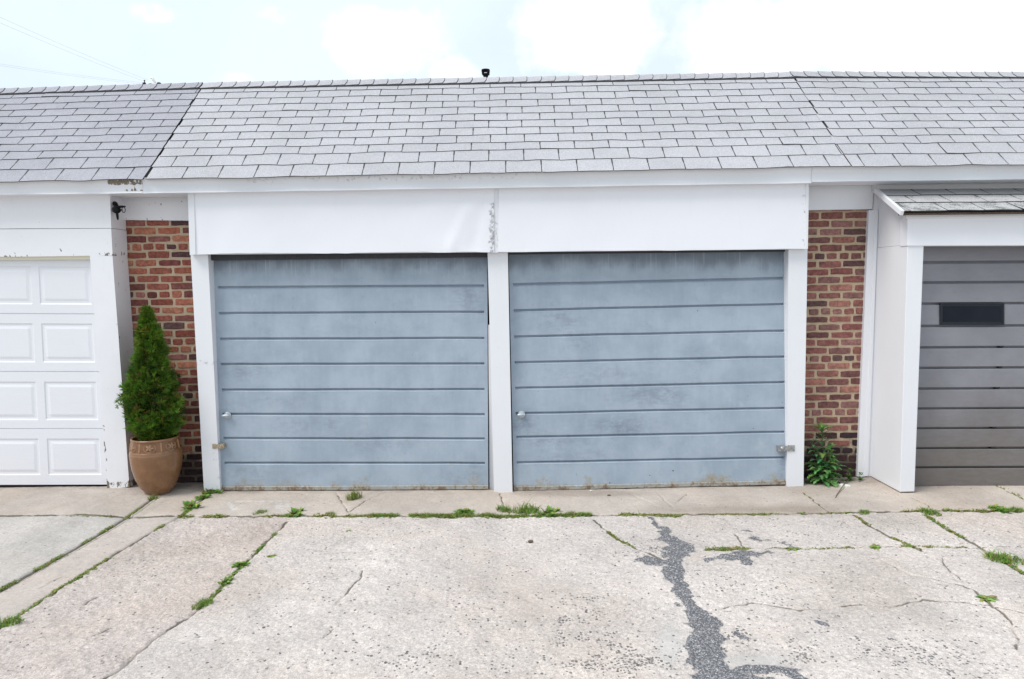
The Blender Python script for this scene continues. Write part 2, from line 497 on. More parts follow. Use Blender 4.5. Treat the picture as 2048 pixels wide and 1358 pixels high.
def m_ground():
    m, nt, b, co = mat('weathered_concrete')
    _, _, _, tone, _ = attr(nt, 'tone')
    asp, crk, dens, mcol, smo = attr(nt, 'mask')
    n1 = noise(nt, co, 1.3, 6, .65); n2 = noise(nt, co, 7, 6, .7); n3 = noise(nt, co, 60, 5, .75); n4 = noise(nt, co, 190, 3, .7)
    rough_amt = mth(nt, 'SUBTRACT', 1.0, smo, clamp=True)
    k = mth(nt, 'MULTIPLY', ramp(nt, n1, .3, .7, .9, 1.09), ramp(nt, n2, .3, .7, .94, 1.06))
    k3 = mth(nt, 'ADD', 1.0, mth(nt, 'MULTIPLY', ramp(nt, n3, .28, .72, -.32, .22), mth(nt, 'ADD', .3, mth(nt, 'MULTIPLY', rough_amt, .7))))
    k4 = mth(nt, 'ADD', 1.0, mth(nt, 'MULTIPLY', ramp(nt, n4, .3, .7, -.25, .23), mth(nt, 'ADD', .35, mth(nt, 'MULTIPLY', rough_amt, .65))))
    k = mth(nt, 'MULTIPLY', mth(nt, 'MULTIPLY', k, k3), k4)
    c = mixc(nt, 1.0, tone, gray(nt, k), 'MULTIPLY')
    c = mixc(nt, mth(nt, 'MULTIPLY', ramp(nt, noise(nt, co, 2.1, 5, .6, off=(3, 8, 0)), .5, .75), .3), c, mixc(nt, 1.0, tone, (1.02, .93, .86), 'MULTIPLY'))
    # little pits where the surface has worn off
    pit = ramp(nt, noise(nt, co, 34, 5, .7, off=(1, 5, 0)), .60, .70)
    c = mixc(nt, mth(nt, 'MULTIPLY', mth(nt, 'MULTIPLY', pit, rough_amt), .68), c, (.19, .165, .145))
    # exposed aggregate: single dark stones, more of them where 'dens' says so
    warp = nd(nt, 'ShaderNodeVectorMath', {0: co, 1: nd(nt, 'ShaderNodeVectorMath', {0: nd(nt, 'ShaderNodeTexNoise', {'Vector': co, 'Scale': 60.0}).outputs['Color'], 1: (.010, .010, 0)}, operation='MULTIPLY').outputs[0]}, operation='ADD').outputs[0]
    vo = nd(nt, 'ShaderNodeTexVoronoi', {'Vector': warp, 'Scale': 58.0}, voronoi_dimensions='2D')
    vr = nd(nt, 'ShaderNodeSeparateColor', {0: vo.outputs['Color']})
    on = ramp(nt, mth(nt, 'SUBTRACT', dens, vr.outputs[0]), -.01, .01)
    rad = mth(nt, 'ADD', .20, mth(nt, 'MULTIPLY', vr.outputs[1], .34))
    inn = ramp(nt, mth(nt, 'SUBTRACT', rad, vo.outputs['Distance']), -.04, .06)
    speck = mth(nt, 'MULTIPLY', on, inn)
    stonec = mixc(nt, vr.outputs[2], (.05, .05, .055), (.20, .19, .185))
    c = mixc(nt, mth(nt, 'MULTIPLY', speck, .88), c, stonec)
    vo2 = nd(nt, 'ShaderNodeTexVoronoi', {'Vector': co, 'Scale': 150.0}, voronoi_dimensions='2D')
    v2 = nd(nt, 'ShaderNodeSeparateColor', {0: vo2.outputs['Color']})
    on2 = mth(nt, 'MULTIPLY', mth(nt, 'LESS_THAN', v2.outputs[0], .10), ramp(nt, vo2.outputs['Distance'], .28, .42, 1, 0))
    c = mixc(nt, mth(nt, 'MULTIPLY', mth(nt, 'MULTIPLY', on2, rough_amt), .5), c, mixc(nt, v2.outputs[1], (.14, .13, .12), (.7, .68, .64)))
    # asphalt spill, granular
    am = ramp(nt, mth(nt, 'ADD', asp, mth(nt, 'MULTIPLY', mth(nt, 'SUBTRACT', n3, .5), .95)), .36, .62)
    vo3 = nd(nt, 'ShaderNodeTexVoronoi', {'Vector': co, 'Scale': 120.0}, voronoi_dimensions='2D')
    v3 = nd(nt, 'ShaderNodeSeparateColor', {0: vo3.outputs['Color']})
    ac = mixc(nt, ramp(nt, v3.outputs[0], .2, 1.0), (.15, .148, .16), (.335, .33, .34))
    ac = mixc(nt, mth(nt, 'GREATER_THAN', v3.outputs[1], .93), ac, (.5, .5, .5))
    ac = mixc(nt, ramp(nt, vo3.outputs['Distance'], .32, .6, 0, .7), ac, (.075, .075, .083))
    c = mixc(nt, am, c, ac)
    cm = ramp(nt, mth(nt, 'ADD', crk, mth(nt, 'MULTIPLY', mth(nt, 'SUBTRACT', n3, .5), .5)), .25, .6)
    c = mixc(nt, mth(nt, 'MULTIPLY', cm, .85), c, mixc(nt, n3, (.05, .042, .03), (.13, .115, .085)))
    hh = mth(nt, 'ADD', mth(nt, 'MULTIPLY', n3, mth(nt, 'ADD', .2, rough_amt)), mth(nt, 'MULTIPLY', n4, .4))
    hh = mth(nt, 'SUBTRACT', hh, mth(nt, 'MULTIPLY', pit, mth(nt, 'MULTIPLY', rough_amt, .6)))
    hh = mth(nt, 'ADD', hh, mth(nt, 'MULTIPLY', mth(nt, 'MULTIPLY', am, mth(nt, 'SUBTRACT', .7, vo3.outputs['Distance'])), 1.2))
    setb(nt, b, c, .93, hh, .55, .008, 0, .25)
    return m


M['ground'] = m_ground()


# ---------------------------------------------------------------- builders
def corners(px4, Y):
    return [q(x, y, Y) for (x, y) in px4]


def board(name, px4, Y, th, m, parent, bevel=.003, label=None, tones=None):
    a = corners(px4, Y); bk = [p + np.array([0, th, 0]) for p in a]
    mb = MB(); mb.box(a + bk)
    o = mb.build(name, m, parent, bevel=bevel, label=label)
    return o


def lerp4(c, u, v):      # c TL TR BR BL, u right, v down
    return (c[0] * (1 - u) + c[1] * u) * (1 - v) + (c[3] * (1 - u) + c[2] * u) * v


def sheet(name, px4, Y, th, m, parent, nx=40, nz=10, wav=.003, seed=1, edge=.004, peel=None, grime=None, prof=None, creases=(), label=None):
    """a gridded board: front face gently buckled, lower edge uneven; peel/grime(u,v)->0..1 paint the wear; prof(v)->extra y"""
    c = corners(px4, Y)
    L = np.linalg.norm(c[1] - c[0]); H = np.linalg.norm(c[3] - c[0])
    P = []; T = []
    for i in range(nz + 1):
        row = []; tr = []
        for j in range(nx + 1):
            u, v = j / nx, i / nz
            p = lerp4(c, u, v).copy()
            nn = float(fbm(u * L * 2.2 + 9, v * H * 2.2 + 3, seed, 3)) - .5
            off = nn * 2 * wav
            for (u0, v0, u1, v1, dd, wd) in creases:
                ax, ay = (u1 - u0) * L, (v1 - v0) * H; bx, by = (u - u0) * L, (v - v0) * H
                t = min(1, max(0, (bx * ax + by * ay) / (ax * ax + ay * ay)))
                ds = math.hypot(bx - t * ax, by - t * ay)
                off += dd * max(0, 1 - ds / wd)
            if prof: off += prof(v)
            p[1] += off
            if i == nz: p[2] += edge * (float(fbm(u * L * 3, 1.5, seed + 4, 3)) - .5) * 2
            row.append(p)
            tr.append((.5, peel(u, v) if peel else 0, grime(u, v) if grime else 0, 1))
        P.append(row); T.append(tr)
    mb = MB(); mb.grid(P, tone=T, smooth=True, flip=False)
    dn = np.array([0, th, 0])
    for edge_pts, fl, tt in ((P[0], True, T[0]), (P[-1], False, T[-1]), ([r[0] for r in P], False, [r[0] for r in T]), ([r[-1] for r in P], True, [r[-1] for r in T])):
        back = [np.array([p[0], Y + th, p[2]]) for p in edge_pts]
        mb.grid([edge_pts, back], tone=[tt, tt], flip=fl)
    cb = [p + dn for p in c]
    mb.add(cb, [(0, 1, 2, 3)])
    return mb.build(name, m, parent, label=label, weld=False)


def heightfield(name, c, us, vs, depth, m, parent, tonef=None, th=.04, label=None):
    """door leaf: c = TL TR BR BL corners, us/vs grid positions 0..1, depth(u,v)->inward metres; UV over the leaf"""
    P = []; T = []; UV = []
    for v in vs:
        row = []; tr = []
        for u in us:
            p = lerp4(c, u, v).copy(); p[1] += depth(u, v)
            row.append(p); tr.append((.5, tonef(u, v) if tonef else 0, 0, 1)); UV.append((u, 1 - v))
        P.append(row); T.append(tr)
    mb = MB(); mb.grid(P, tone=T)
    nfr = len(mb.V)
    for e, fl in ((P[0], True), (P[-1], False), ([r[0] for r in P], False), ([r[-1] for r in P], True)):
        mb.grid([e, [p + np.array([0, th, 0]) for p in e]], flip=fl)
    o = mb.build(name, m, parent, weld=False, label=label)
    uvl = o.data.uv_layers.new(name='UVMap')
    li = np.empty(len(o.data.loops), dtype=np.int32); o.data.loops.foreach_get('vertex_index', li)
    A = np.zeros((len(mb.V), 2), dtype=np.float32); A[:nfr] = UV
    n, mcol = len(vs), len(us)
    ex = [UV[:mcol], UV[-mcol:], UV[::mcol], UV[mcol - 1::mcol]]
    k = nfr
    for e in ex:
        for _ in range(2):
            A[k:k + len(e)] = e; k += len(e)
    uvl.data.foreach_set('uv', A[li].ravel())
    return o


def patch(E0, E1, R0, R1):
    """roof plane: eave line E0-E1, ridge line R0-R1, addressed by world X and t (0 eave .. 1 ridge)"""
    def f(x, t):
        e = E0 + (E1 - E0) * ((x - E0[0]) / (E1[0] - E0[0]))
        r = R0 + (R1 - R0) * ((x - R0[0]) / (R1[0] - R0[0]))
        return e * (1 - t) + r * t
    mid = (E0 + E1) / 2; d1 = (E1 - E0) / np.linalg.norm(E1 - E0); d2 = (R0 + R1) / 2 - mid
    n = np.cross(d1, d2); n /= np.linalg.norm(n)
    return f, n


def shingles(name, E0, E1, R0, R1, xl, xr, m, parent, exps, tab=.3, phase=0.0, seed=1, lift=.0060, ragged=0.0, label=None):
    """xl(t), xr(t): world X of the side edges.  Each tab is a plate lapped over the course below, waved a little."""
    f, n = patch(E0, E1, R0, R1)
    rs = random.Random(seed)
    SL = np.linalg.norm((R0 + R1) / 2 - (E0 + E1) / 2)
    mb = MB()
    # felt under everything
    ts = np.linspace(0, 1, 8)
    mb.grid([[f(xl(t), t) - n * .008, f(xr(t), t) - n * .008] for t in ts], mi=1, flip=False)
    t = -0.012
    tot = sum(exps)
    for k, e in enumerate(exps):
        t0 = t; t1 = t + e / tot * 1.0; t = t1
        head = min(1.0, t1 + .012)
        x = xl(0) - 1.0 + phase + (.5 * tab if k % 2 else 0) + rs.uniform(-.012, .012)
        xe = max(xr(0), xr(1)) + .5
        rowwave = rs.random() * 50
        rag0 = rs.uniform(-1, 1) * ragged; rag1 = rs.uniform(-1, 1) * ragged
        while x < xe:
            wdt = tab
            a, b_ = x + .0038, x + wdt - .0038
            x += wdt
            L0, L1 = xl(t0) + rag0, xr(t0) + rag1
            if b_ < L0 + .01 or a > L1 - .01: continue
            nu = 6
            l1 = lift * rs.uniform(.88, 1.2); l2 = lift * rs.uniform(.88, 1.2)
            if rs.random() < .03: l1 *= 1.7
            tone = rs.uniform(.15, .85); tone = .5 + (tone - .5) * .8
            rows = []
            tl = rs.uniform(-.003, .003)
            for vi, vv in enumerate((0, .3, .7, 1.0)):
                tv = t0 + (head - t0) * vv
                row = []
                lo, hi = xl(tv) + rag0, xr(tv) + rag1
                aa, bb = min(max(a, lo), hi), min(max(b_, lo), hi)
                for j in range(nu + 1):
                    u = j / nu
                    xx = aa + (bb - aa) * u
                    wob = (float(vnoise(np.array(xx * 5.5 + rowwave), np.array(k * 3.1), seed)) - .5) * .016 + (float(vnoise(np.array(xx * 31 + rowwave), np.array(k * 3.1), seed + 3)) - .5) * .003 + tl
                    p = f(xx + (rs.uniform(-.001, .001) if vi == 0 else 0), tv + (wob / SL if vi < 2 else 0))
                    hgt = (l1 * (1 - u) + l2 * u) * (1 - vv) ** 1.3 + .0012
                    row.append(p + n * hgt)
                rows.append(row)
            if np.linalg.norm(rows[0][-1] - rows[0][0]) < .012: continue
            mb.grid(rows, tone=(tone, 1 - t0, 0, 1), flip=False, smooth=True)
            dn = [p - n * (lift * 1.15) for p in rows[0]]
            mb.grid([dn, rows[0]], mi=1)
            for xs_ in (x - wdt, ):      # dark strip in the slot: asphalt core and dirt, plus painted shade
                lo, hi = xl(t0) + rag0, xr(t0) + rag1
                if lo + .02 < xs_ < hi - .02:
                    mb.add([f(xs_ - .006, t0) + n * .0035, f(xs_ + .006, t0) + n * .0035, f(xs_ + .006, t1 - .002) + n * .0035, f(xs_ - .006, t1 - .002) + n * .0035], [(0, 1, 2, 3)], mi=1)
            for ei, fl in ((0, False), (-1, True)):
                ed = [r[ei] for r in rows]
                lo_ = [p - n * .004 for p in ed]
                mb.grid([ed, lo_], mi=1, flip=not fl)
    return mb.build(name, [m, M['felt']], parent, weld=False, label=label)


def ridge_caps(name, R0, R1, x0, x1, m, parent, step=.137, seed=3, reverse=False, drop=.085):
    """bent cap shingles lapped along the ridge"""
    rs = random.Random(seed)
    mb = MB()
    d = (R1 - R0) / (R1[0] - R0[0])
    fs = np.array([0, -.70, -.714]); bs = np.array([0, .62, -.78])
    nst = int((x1 - x0) / step) + 1
    for i in range(nst):
        xa = x0 + i * step; xb = min(x1, xa + step + .05)
        if xb - xa < .02: continue
        tone = .5 + rs.uniform(-.3, .3)
        rows = []
        j1 = rs.uniform(-.006, .006)
        for u in (0, .5, 1):
            x = xa + (xb - xa) * u
            if reverse: up = .024 + .009 * u
            else: up = .033 - .009 * u
            base = R0 + d * (x - R0[0])
            sk = j1 + (.012 * (1 if reverse else -1))
            row = []
            for (vec, dist, arc) in ((fs, drop, 0), (fs, drop * .45, .006), (fs, drop * .12, .018), (bs, drop * .12, .018), (bs, drop * .45, .008), (bs, drop, 0)):
                p = base + vec * dist + np.array([(sk if dist < .05 else 0), 0, up + arc * .6])
                if dist >= drop * .99 and vec is fs: p = p + np.array([0, -.002, .002])
                row.append(p)
            rows.append(row)
        mb.grid(rows, tone=(tone, 0, 0, 1), flip=True, smooth=True)
        ex = .0035 if reverse else -.0035
        rows_e = [p + np.array([ex, -.001, .0]) for p in rows[-1 if reverse else 0]]
        mb.grid([rows[-1 if reverse else 0], rows_e], mi=1)
        lo = [p - np.array([0, .0, .011]) for p in rows_e]
        mb.grid([rows_e, lo], mi=1)
        fl = [[r[0] for r in rows], [r[0] + np.array([0, .004, -.020]) for r in rows]]
        mb.grid(fl, mi=1, flip=True)
    return mb.build(name, [m, M['felt']], parent, weld=False)


def brick_wall(name, Y, x0, x1, z0, z1, parent, pal, zoff=0.0, xoff=0.0, seed=5, hdr=(), course=.0712, dark_h=.3, depth=.14):
    rs = random.Random(seed)
    mb = MB()
    nz_ = 40
    P = []; T = []
    for i in range(nz_ + 1):
        z = z0 + (z1 - z0) * i / nz_
        g = max(0, 1 - (z - z0) / (dark_h * 1.7))
        P.append([(x, Y + .006, z) for x in (x0, (x0 + x1) / 2, x1)]); T.append([(.5, g, 0, 1)] * 3)
    mb.grid(P, tone=T, mi=1, flip=True)
    mb.cube(x0, x1, Y + .03, Y + depth, z0, z1, mi=1)
    k = 0
    z = z0 + zoff
    while z < z1:
        h = course - .0180
        isH = k in hdr
        bl = .088 if isH else .195
        x = x0 - rs.random() * .01 + xoff - ((bl + .012) / 2 if (k % 2) else 0) - (.03 if isH else 0) - .25
        while x < x1:
            ln = bl + rs.uniform(-.007, .007)
            a, b_ = max(x, x0), min(x + ln, x1)
            x += ln + rs.uniform(.017, .026)
            if b_ - a < .02: continue
            za, zb = z + rs.uniform(-.004, .004), min(z + h + rs.uniform(-.0045, .0045), z1)
            if zb - za < .012: continue
            zr = (z - z0) / dark_h
            pw = rs.random()
            colr = np.array(rs.choices([p[0] for p in pal], [p[1] for p in pal])[0])
            colr = np.clip(colr * rs.uniform(1.0, 1.45) + rs.uniform(0, .03) * np.array([1, .75, .6]), 0, 1)
            if zr < 1.0 and rs.random() < 1.25 - zr * .7:       # sooty bricks of the lowest courses
                colr = np.array(rs.choice([(.045, .024, .026), (.06, .03, .03), (.035, .022, .026)])) * rs.uniform(.8, 1.3)
            y = Y + rs.uniform(-.0018, .0018)
            i1 = .005
            j = lambda: rs.uniform(-.0032, .0032)
            def ring(x0_, x1_, z0_, z1_, yy, amp):
                nx_ = 5 if b_ - a > .12 else 3
                pts = [(x0_ + (x1_ - x0_) * t / nx_, z1_) for t in range(nx_)] + [(x1_, z1_ + (z0_ - z1_) * t / 2) for t in range(2)] + [(x1_ + (x0_ - x1_) * t / nx_, z0_) for t in range(nx_)] + [(x0_, z0_ + (z1_ - z0_) * t / 2) for t in range(2)]
                out = []
                for i_, (xx, zz) in enumerate(pts):
                    cn = i_ in (0, nx_, nx_ + 2, 2 * nx_ + 2)
                    sx_ = (.0028 if cn else 0) * (1 if xx < (a + b_) / 2 else -1); sz_ = (.0028 if cn else 0) * (1 if zz < (za + zb) / 2 else -1)
                    out.append((xx + sx_ + rs.uniform(-amp, amp), yy, zz + sz_ + rs.uniform(-amp, amp)))
                return out
            md = ring(a, b_, za, zb, y + .004, .0030); N_ = len(md)
            ca_, cz_ = (a + b_) / 2, (za + zb) / 2
            fr = [(ca_ + (p[0] - ca_) * (1 - .009 / (b_ - a)), y - .001 + rs.uniform(-.001, .001), cz_ + (p[2] - cz_) * .84) for p in md]
            bk = [(p[0], y + .02, p[2]) for p in md]
            fs = [tuple(range(N_ - 1, -1, -1))]
            for o_ in (0, N_):
                for i in range(N_):
                    i2 = (i + 1) % N_
                    fs.append((o_ + i, o_ + i2, o_ + N_ + i2, o_ + N_ + i))
            mb.add(fr + md + bk, fs, tone=(*colr, 1))
            continue
            fr = [(a + i1 + j(), y - .001, zb - i1 + j()), (b_ - i1 + j(), y - .001, zb - i1 + j()), (b_ - i1 + j(), y - .001, za + i1 + j()), (a + i1 + j(), y - .001, za + i1 + j())]
            md = [(a + j() * .6, y + .004, zb + j()), (b_ + j() * .6, y + .004, zb + j()), (b_ + j() * .6, y + .004, za + j()), (a + j() * .6, y + .004, za + j())]
            bk = [(p[0], y + .02, p[2]) for p in md]
            fs = [(3, 2, 1, 0)]
            for o_ in (0, 4):
                for i in range(4):
                    i2 = (i + 1) % 4
                    fs.append((o_ + i, o_ + i2, o_ + 4 + i2, o_ + 4 + i))
            mb.add(fr + md + bk, fs, tone=(*colr, 1))
        z += course; k += 1
    return mb.build(name, [M['brick'], M['mortar']], parent, weld=False)


def jit(v, s):
    return v + random.uniform(-s, s)


# ================================================================ THE SETTING
def polyw(pts):
    return np.array([G(*p)[:2] for p in pts])


def z7(pts): return [(x / 2, 950 + y / 2) for (x, y) in pts]
def z8(pts): return [(1024 + x / 2, 950 + y / 2) for (x, y) in pts]


J1 = [(-300, 1035), (0, 1032), (300, 1033), (360, 1031), (600, 1032), (1000, 1034), (1170, 1030), (1600, 1027), (2048, 1022), (2400, 1019)]
J2 = [(306, 998), (265, 1027), (160, 1090), (0, 1179), (-120, 1246)]
J3 = [(368, 1030), (330, 1048), (240, 1102), (160, 1152), (80, 1203), (0, 1256), (-120, 1330)]
J4 = z7([(1150, 185), (1100, 235), (1045, 290), (985, 350), (930, 400), (880, 455), (800, 530), (745, 575), (690, 605), (610, 660), (540, 720), (480, 775), (420, 815), (300, 900)])
CR = dict(
    a1=[(430, 980), (400, 1003), (365, 1030)],
    a2=z7([(1345, 70), (1375, 120), (1395, 150)]), a3=z7([(1540, 70), (1460, 105), (1395, 150)]),
    a4=z7([(2000, 75), (2010, 120), (2040, 160)]),
    a5=[(1604, 985), (1625, 1000), (1645, 1016), (1662, 1028)],
    a6=z8([(1940, 45), (2000, 75), (2060, 105), (2200, 175)]),
    a7=z8([(1600, 90), (1660, 120), (1690, 150)]),
    a8=z8([(470, 75), (540, 105), (600, 140)]), a9=z8([(700, 75), (660, 110)]), a10=z8([(585, 78), (640, 130)]),
    r1=z8([(1370, 160), (1420, 195), (1500, 240), (1570, 270), (1640, 300)]),
    r2=z8([(1650, 155), (1740, 215), (1830, 265), (1900, 305), (1980, 350), (2048, 392), (2200, 480)]),
    r3=z8([(770, 300), (850, 300), (930, 295), (1010, 288), (1130, 296), (1250, 294), (1440, 284), (1600, 284), (1830, 290), (2048, 286)]),
    r4=z8([(330, 176), (380, 225), (430, 262), (490, 292), (560, 318), (600, 335)]),
    r5=z8([(790, 545), (850, 528), (960, 505), (1050, 522), (1150, 538), (1260, 532), (1390, 515), (1520, 525), (1580, 515), (1640, 495), (1740, 505), (1900, 516), (2048, 550), (2200, 560)]),
    r6=z8([(1480, 340), (1530, 365), (1600, 400), (1700, 420), (1790, 440), (1840, 458), (1880, 490), (1935, 530), (1990, 575), (2005, 610), (2020, 650), (2014, 690)]),
    r7=z8([(890, 235), (915, 270), (930, 295)]), r8=z8([(1720, 330), (1750, 380), (1800, 420)]),
    l1=z7([(315, 293), (360, 295), (430, 288)]), l2=z7([(160, 450), (250, 405)]),
    m1=z7([(1340, 525), (1400, 450), (1440, 410), (1450, 380)]), m2=z7([(1290, 650), (1330, 610)]),
    m3=z7([(335, 520), (360, 500), (400, 485)]), m4=z7([(340, 655), (410, 625), (450, 610)]),
)
ASPH = [(z8([(560, 170), (585, 200), (610, 225), (650, 265)]), [14, 20, 22, 26]),
        (z8([(640, 262), (690, 300)]), [45, 40]), (z8([(660, 300), (645, 350), (635, 395)]), [42, 36, 44]),
        (z8([(635, 395), (680, 460), (715, 520), (760, 575), (785, 620), (785, 680), (780, 740), (800, 800), (860, 860), (950, 900)]), [44, 32, 38, 52, 54, 58, 66, 80, 150, 180]),
        (z8([(850, 790), (950, 785), (1060, 790), (1150, 812)]), [34, 34, 34, 30]),
        (z8([(530, 338), (560, 348), (590, 340)]), [26, 34, 20]), (z8([(640, 465), (665, 462)]), [12, 16]),
        (z8([(770, 340), (840, 325), (900, 322), (960, 320), (1020, 308)]), [14, 20, 30, 30, 14]), (z8([(925, 340), (945, 347)]), [22, 16]),
        (z8([(905, 222), (950, 224)]), [5, 5]), (z8([(960, 245), (985, 262), (1010, 262)]), [6, 12, 8]), (z8([(1085, 270), (1120, 285)]), [6, 7]),
        (z8([(900, 630), (930, 655)]), [16, 10]), (z8([(1225, 595), (1245, 598)]), [12, 8]), (z8([(735, 385), (750, 386)]), [7, 6])]
SPECK = [(690, 1180, 1)] if False else [   # (px, py, sx, sy, amp)
    (1120, 1270, 34, 22, .55), (1180, 1235, 24, 36, .9), (1205, 1270, 22, 22, .8), (1125, 1255, 14, 28, .8), (1210, 1325, 62, 22, 1.3), (1310, 1315, 45, 25, .6), (1150, 1195, 40, 30, .25),
    (1315, 1095, 45, 14, .8), (1480, 1270, 30, 16, .6), (1605, 1305, 28, 24, 1.1), (1640, 1250, 30, 16, .35), (1790, 1300, 90, 24, .35), (1900, 1330, 90, 24, .5),
    (1420, 1165, 60, 16, .25), (870, 1320, 40, 18, .5), (820, 1330, 40, 18, .25), (720, 1310, 90, 30, .12), (560, 1330, 40, 16, .12), (930, 1230, 60, 30, .16), (1000, 1330, 60, 20, .28),
    (1560, 1190, 120, 40, .10), (1060, 1040, 60, 20, .0), (1400, 1340, 200, 40, .12)]


def build_ground():
    xs = np.arange(-5.4, 5.4, .0078); ys = np.concatenate([np.arange(-3.7, -1.2, .0075), np.arange(-1.2, .34, .0085)])
    X, Y = np.meshgrid(xs, ys)
    n, m = X.shape
    wx = X + (fbm(X * 9, Y * 9, 21, 5) - .5) * .13; wy = Y + (fbm(X * 9 + 50, Y * 9, 31, 5) - .5) * .13
    wx2 = X + (fbm(X * 16, Y * 16, 25, 5) - .5) * .034; wy2 = Y + (fbm(X * 16 + 50, Y * 16, 35, 5) - .5) * .034

    def dist(pts, WX, WY, pad=.3, widths=None):
        P = polyw(pts); D = np.full(X.shape, 9.0); W = np.zeros(X.shape)
        for i in range(len(P) - 1):
            a, b = P[i], P[i + 1]
            lo = np.minimum(a, b) - pad; hi = np.maximum(a, b) + pad
            i0, i1 = np.searchsorted(ys, (lo[1], hi[1])); j0, j1 = np.searchsorted(xs, (lo[0], hi[0]))
            if i0 >= i1 or j0 >= j1: continue
            sx = WX[i0:i1, j0:j1] - a[0]; sy = WY[i0:i1, j0:j1] - a[1]; d = b - a
            t = np.clip((sx * d[0] + sy * d[1]) / (d @ d + 1e-9), 0, 1)
            ds = np.hypot(sx - t * d[0], sy - t * d[1])
            if widths is not None: ds = ds - (widths[i] * (1 - t) + widths[i + 1] * t)
            D[i0:i1, j0:j1] = np.minimum(D[i0:i1, j0:j1], ds)
        return D

    PX, PY = proj(np.stack([X, Y, gz(X)], -1))
    j1 = polyw(J1); yj = np.interp(X, j1[:, 0], j1[:, 1])
    j2 = polyw(J2)[::-1]; x2 = np.interp(Y, j2[:, 1], j2[:, 0])
    j3 = polyw(J3)[::-1]; x3 = np.interp(Y, j3[:, 1], j3[:, 0])
    j4 = polyw(J4)[::-1]
    x4 = np.interp(Y, j4[:, 1], j4[:, 0])
    apron = Y > yj
    left = (~apron) & (X < x2); strip = (~apron) & (X >= x2) & (X < x3); main = (~apron) & (X >= x3)
    tone = np.zeros((n, m, 4), np.float32); tone[..., 3] = 1
    for msk, c in ((apron, (.475, .42, .375)), (left, (.455, .425, .40)), (strip, (.465, .41, .375)), (main, (.548, .495, .465)), (main & (X < x4), (.515, .45, .418))):
        tone[msk, :3] = c
    lf = fbm(X * .8, Y * .8, 41)
    lf2 = fbm(X * 2.6 + 4, Y * 1.7, 43, 5)
    tone[..., :3] *= (1 + (lf - .5) * .22 + (lf2 - .5) * .26)[..., None]
    wv_ = np.clip((fbm(X * 1.1 + 9, Y * 1.1, 47, 5) - .48) * 5, 0, 1) * .35
    tone[..., :3] *= 1 - wv_[..., None] * np.array([.05, .14, .22])
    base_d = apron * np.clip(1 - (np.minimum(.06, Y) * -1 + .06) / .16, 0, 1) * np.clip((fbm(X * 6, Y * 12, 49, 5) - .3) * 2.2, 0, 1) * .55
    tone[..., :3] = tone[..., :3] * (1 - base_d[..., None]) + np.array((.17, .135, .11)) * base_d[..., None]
    al = apron & (X < -2.95); tone[al, :3] *= .93
    # pink worn patches right, paler trowelled skim beside the asphalt
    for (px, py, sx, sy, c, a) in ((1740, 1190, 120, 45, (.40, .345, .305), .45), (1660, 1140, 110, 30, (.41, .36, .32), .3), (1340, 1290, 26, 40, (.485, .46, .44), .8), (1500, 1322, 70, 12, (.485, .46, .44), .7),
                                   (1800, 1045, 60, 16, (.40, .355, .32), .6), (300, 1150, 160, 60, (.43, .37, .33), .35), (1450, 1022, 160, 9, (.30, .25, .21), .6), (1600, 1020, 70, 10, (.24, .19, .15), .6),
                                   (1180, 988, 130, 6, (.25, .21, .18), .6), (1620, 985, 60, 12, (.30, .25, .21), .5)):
        g = np.clip(np.exp(-((PX - px) / sx) ** 2 - ((PY - py) / sy) ** 2) * 1.5 * (.5 + lf), 0, 1) * a
        tone[..., :3] = tone[..., :3] * (1 - g[..., None]) + np.array(c) * g[..., None]
    # faint chalk mark on the apron
    ck = ((np.abs(PY - 1004) < 1.6) & (PX > 470) & (PX < 575)) | ((np.abs(PX - (455 + (1004 - PY) * -.9)) < 8) & (PY > 1004) & (PY < 1022) & (PX < 500)) | ((np.abs(PX - 565) < 14) & (PY > 1003) & (PY < 1020))
    ckn = (fbm(X * 40, Y * 40, 77) > .42)
    tone[ck & ckn, :3] = tone[ck & ckn, :3] * .55 + np.array((.6, .6, .6)) * .45

    mask = np.zeros((n, m, 4), np.float32)
    smooth = np.where(main, .0, np.where(apron, .75, np.where(strip, .75, .6)))
    smooth = np.where(main & (X > x4), .15, smooth)
    for (px, py, sx, sy) in ((1340, 1290, 26, 42), (1500, 1322, 80, 12), (1060, 1150, 180, 90)):
        smooth = np.maximum(smooth, np.exp(-((PX - px) / sx) ** 2 - ((PY - py) / sy) ** 2) * (.95 if px != 1060 else .35))
    asp = np.zeros(X.shape)
    for pts, wd in ASPH:
        w_ = []
        for (px, py), s_ in zip(pts, wd):
            a = G(px - s_ / 2, py); b = G(px + s_ / 2, py); w_.append(np.linalg.norm(b - a) / 2)
        D = dist(pts, wx, wy, .6, w_)
        asp = np.maximum(asp, np.clip(.5 - (D - (fbm(X * 26, Y * 26, 23, 3) - .5) * .07) / .05, 0, 1))
    dens = np.where(main, .035, .008).astype(float)
    for (px, py, sx, sy, a) in SPECK:
        dens = dens + a * np.exp(-((PX - px) / sx) ** 2 - ((PY - py) / sy) ** 2) * np.clip((fbm(X * 11, Y * 11, 51) - .30) * 3.6, 0, 2.1) * main
    crk = np.zeros(X.shape); dz = np.zeros(X.shape)

    def groove(pts, wd, depth, amt, jag=True):
        nonlocal crk, dz
        D = dist(pts, wx2 if jag else X, wy2 if jag else Y, .15)
        c = np.clip(1 - D / wd, 0, 1)
        brk = np.clip((fbm(X * 5, Y * 5, 61) - .2) * 4, .55, 1)
        crk = np.maximum(crk, c ** .7 * amt * (brk if jag else 1)); dz -= depth * np.clip(c * 1.6, 0, 1)
    groove(J1, .020, .014, .95); groove(J1, .007, .012, 1, False)
    groove(J2, .020, .014, .9, False); groove(J3, .016, .012, .95)
    off = [(x + 9, y) for x, y in J2]; groove(off, .010, .006, .6, False)
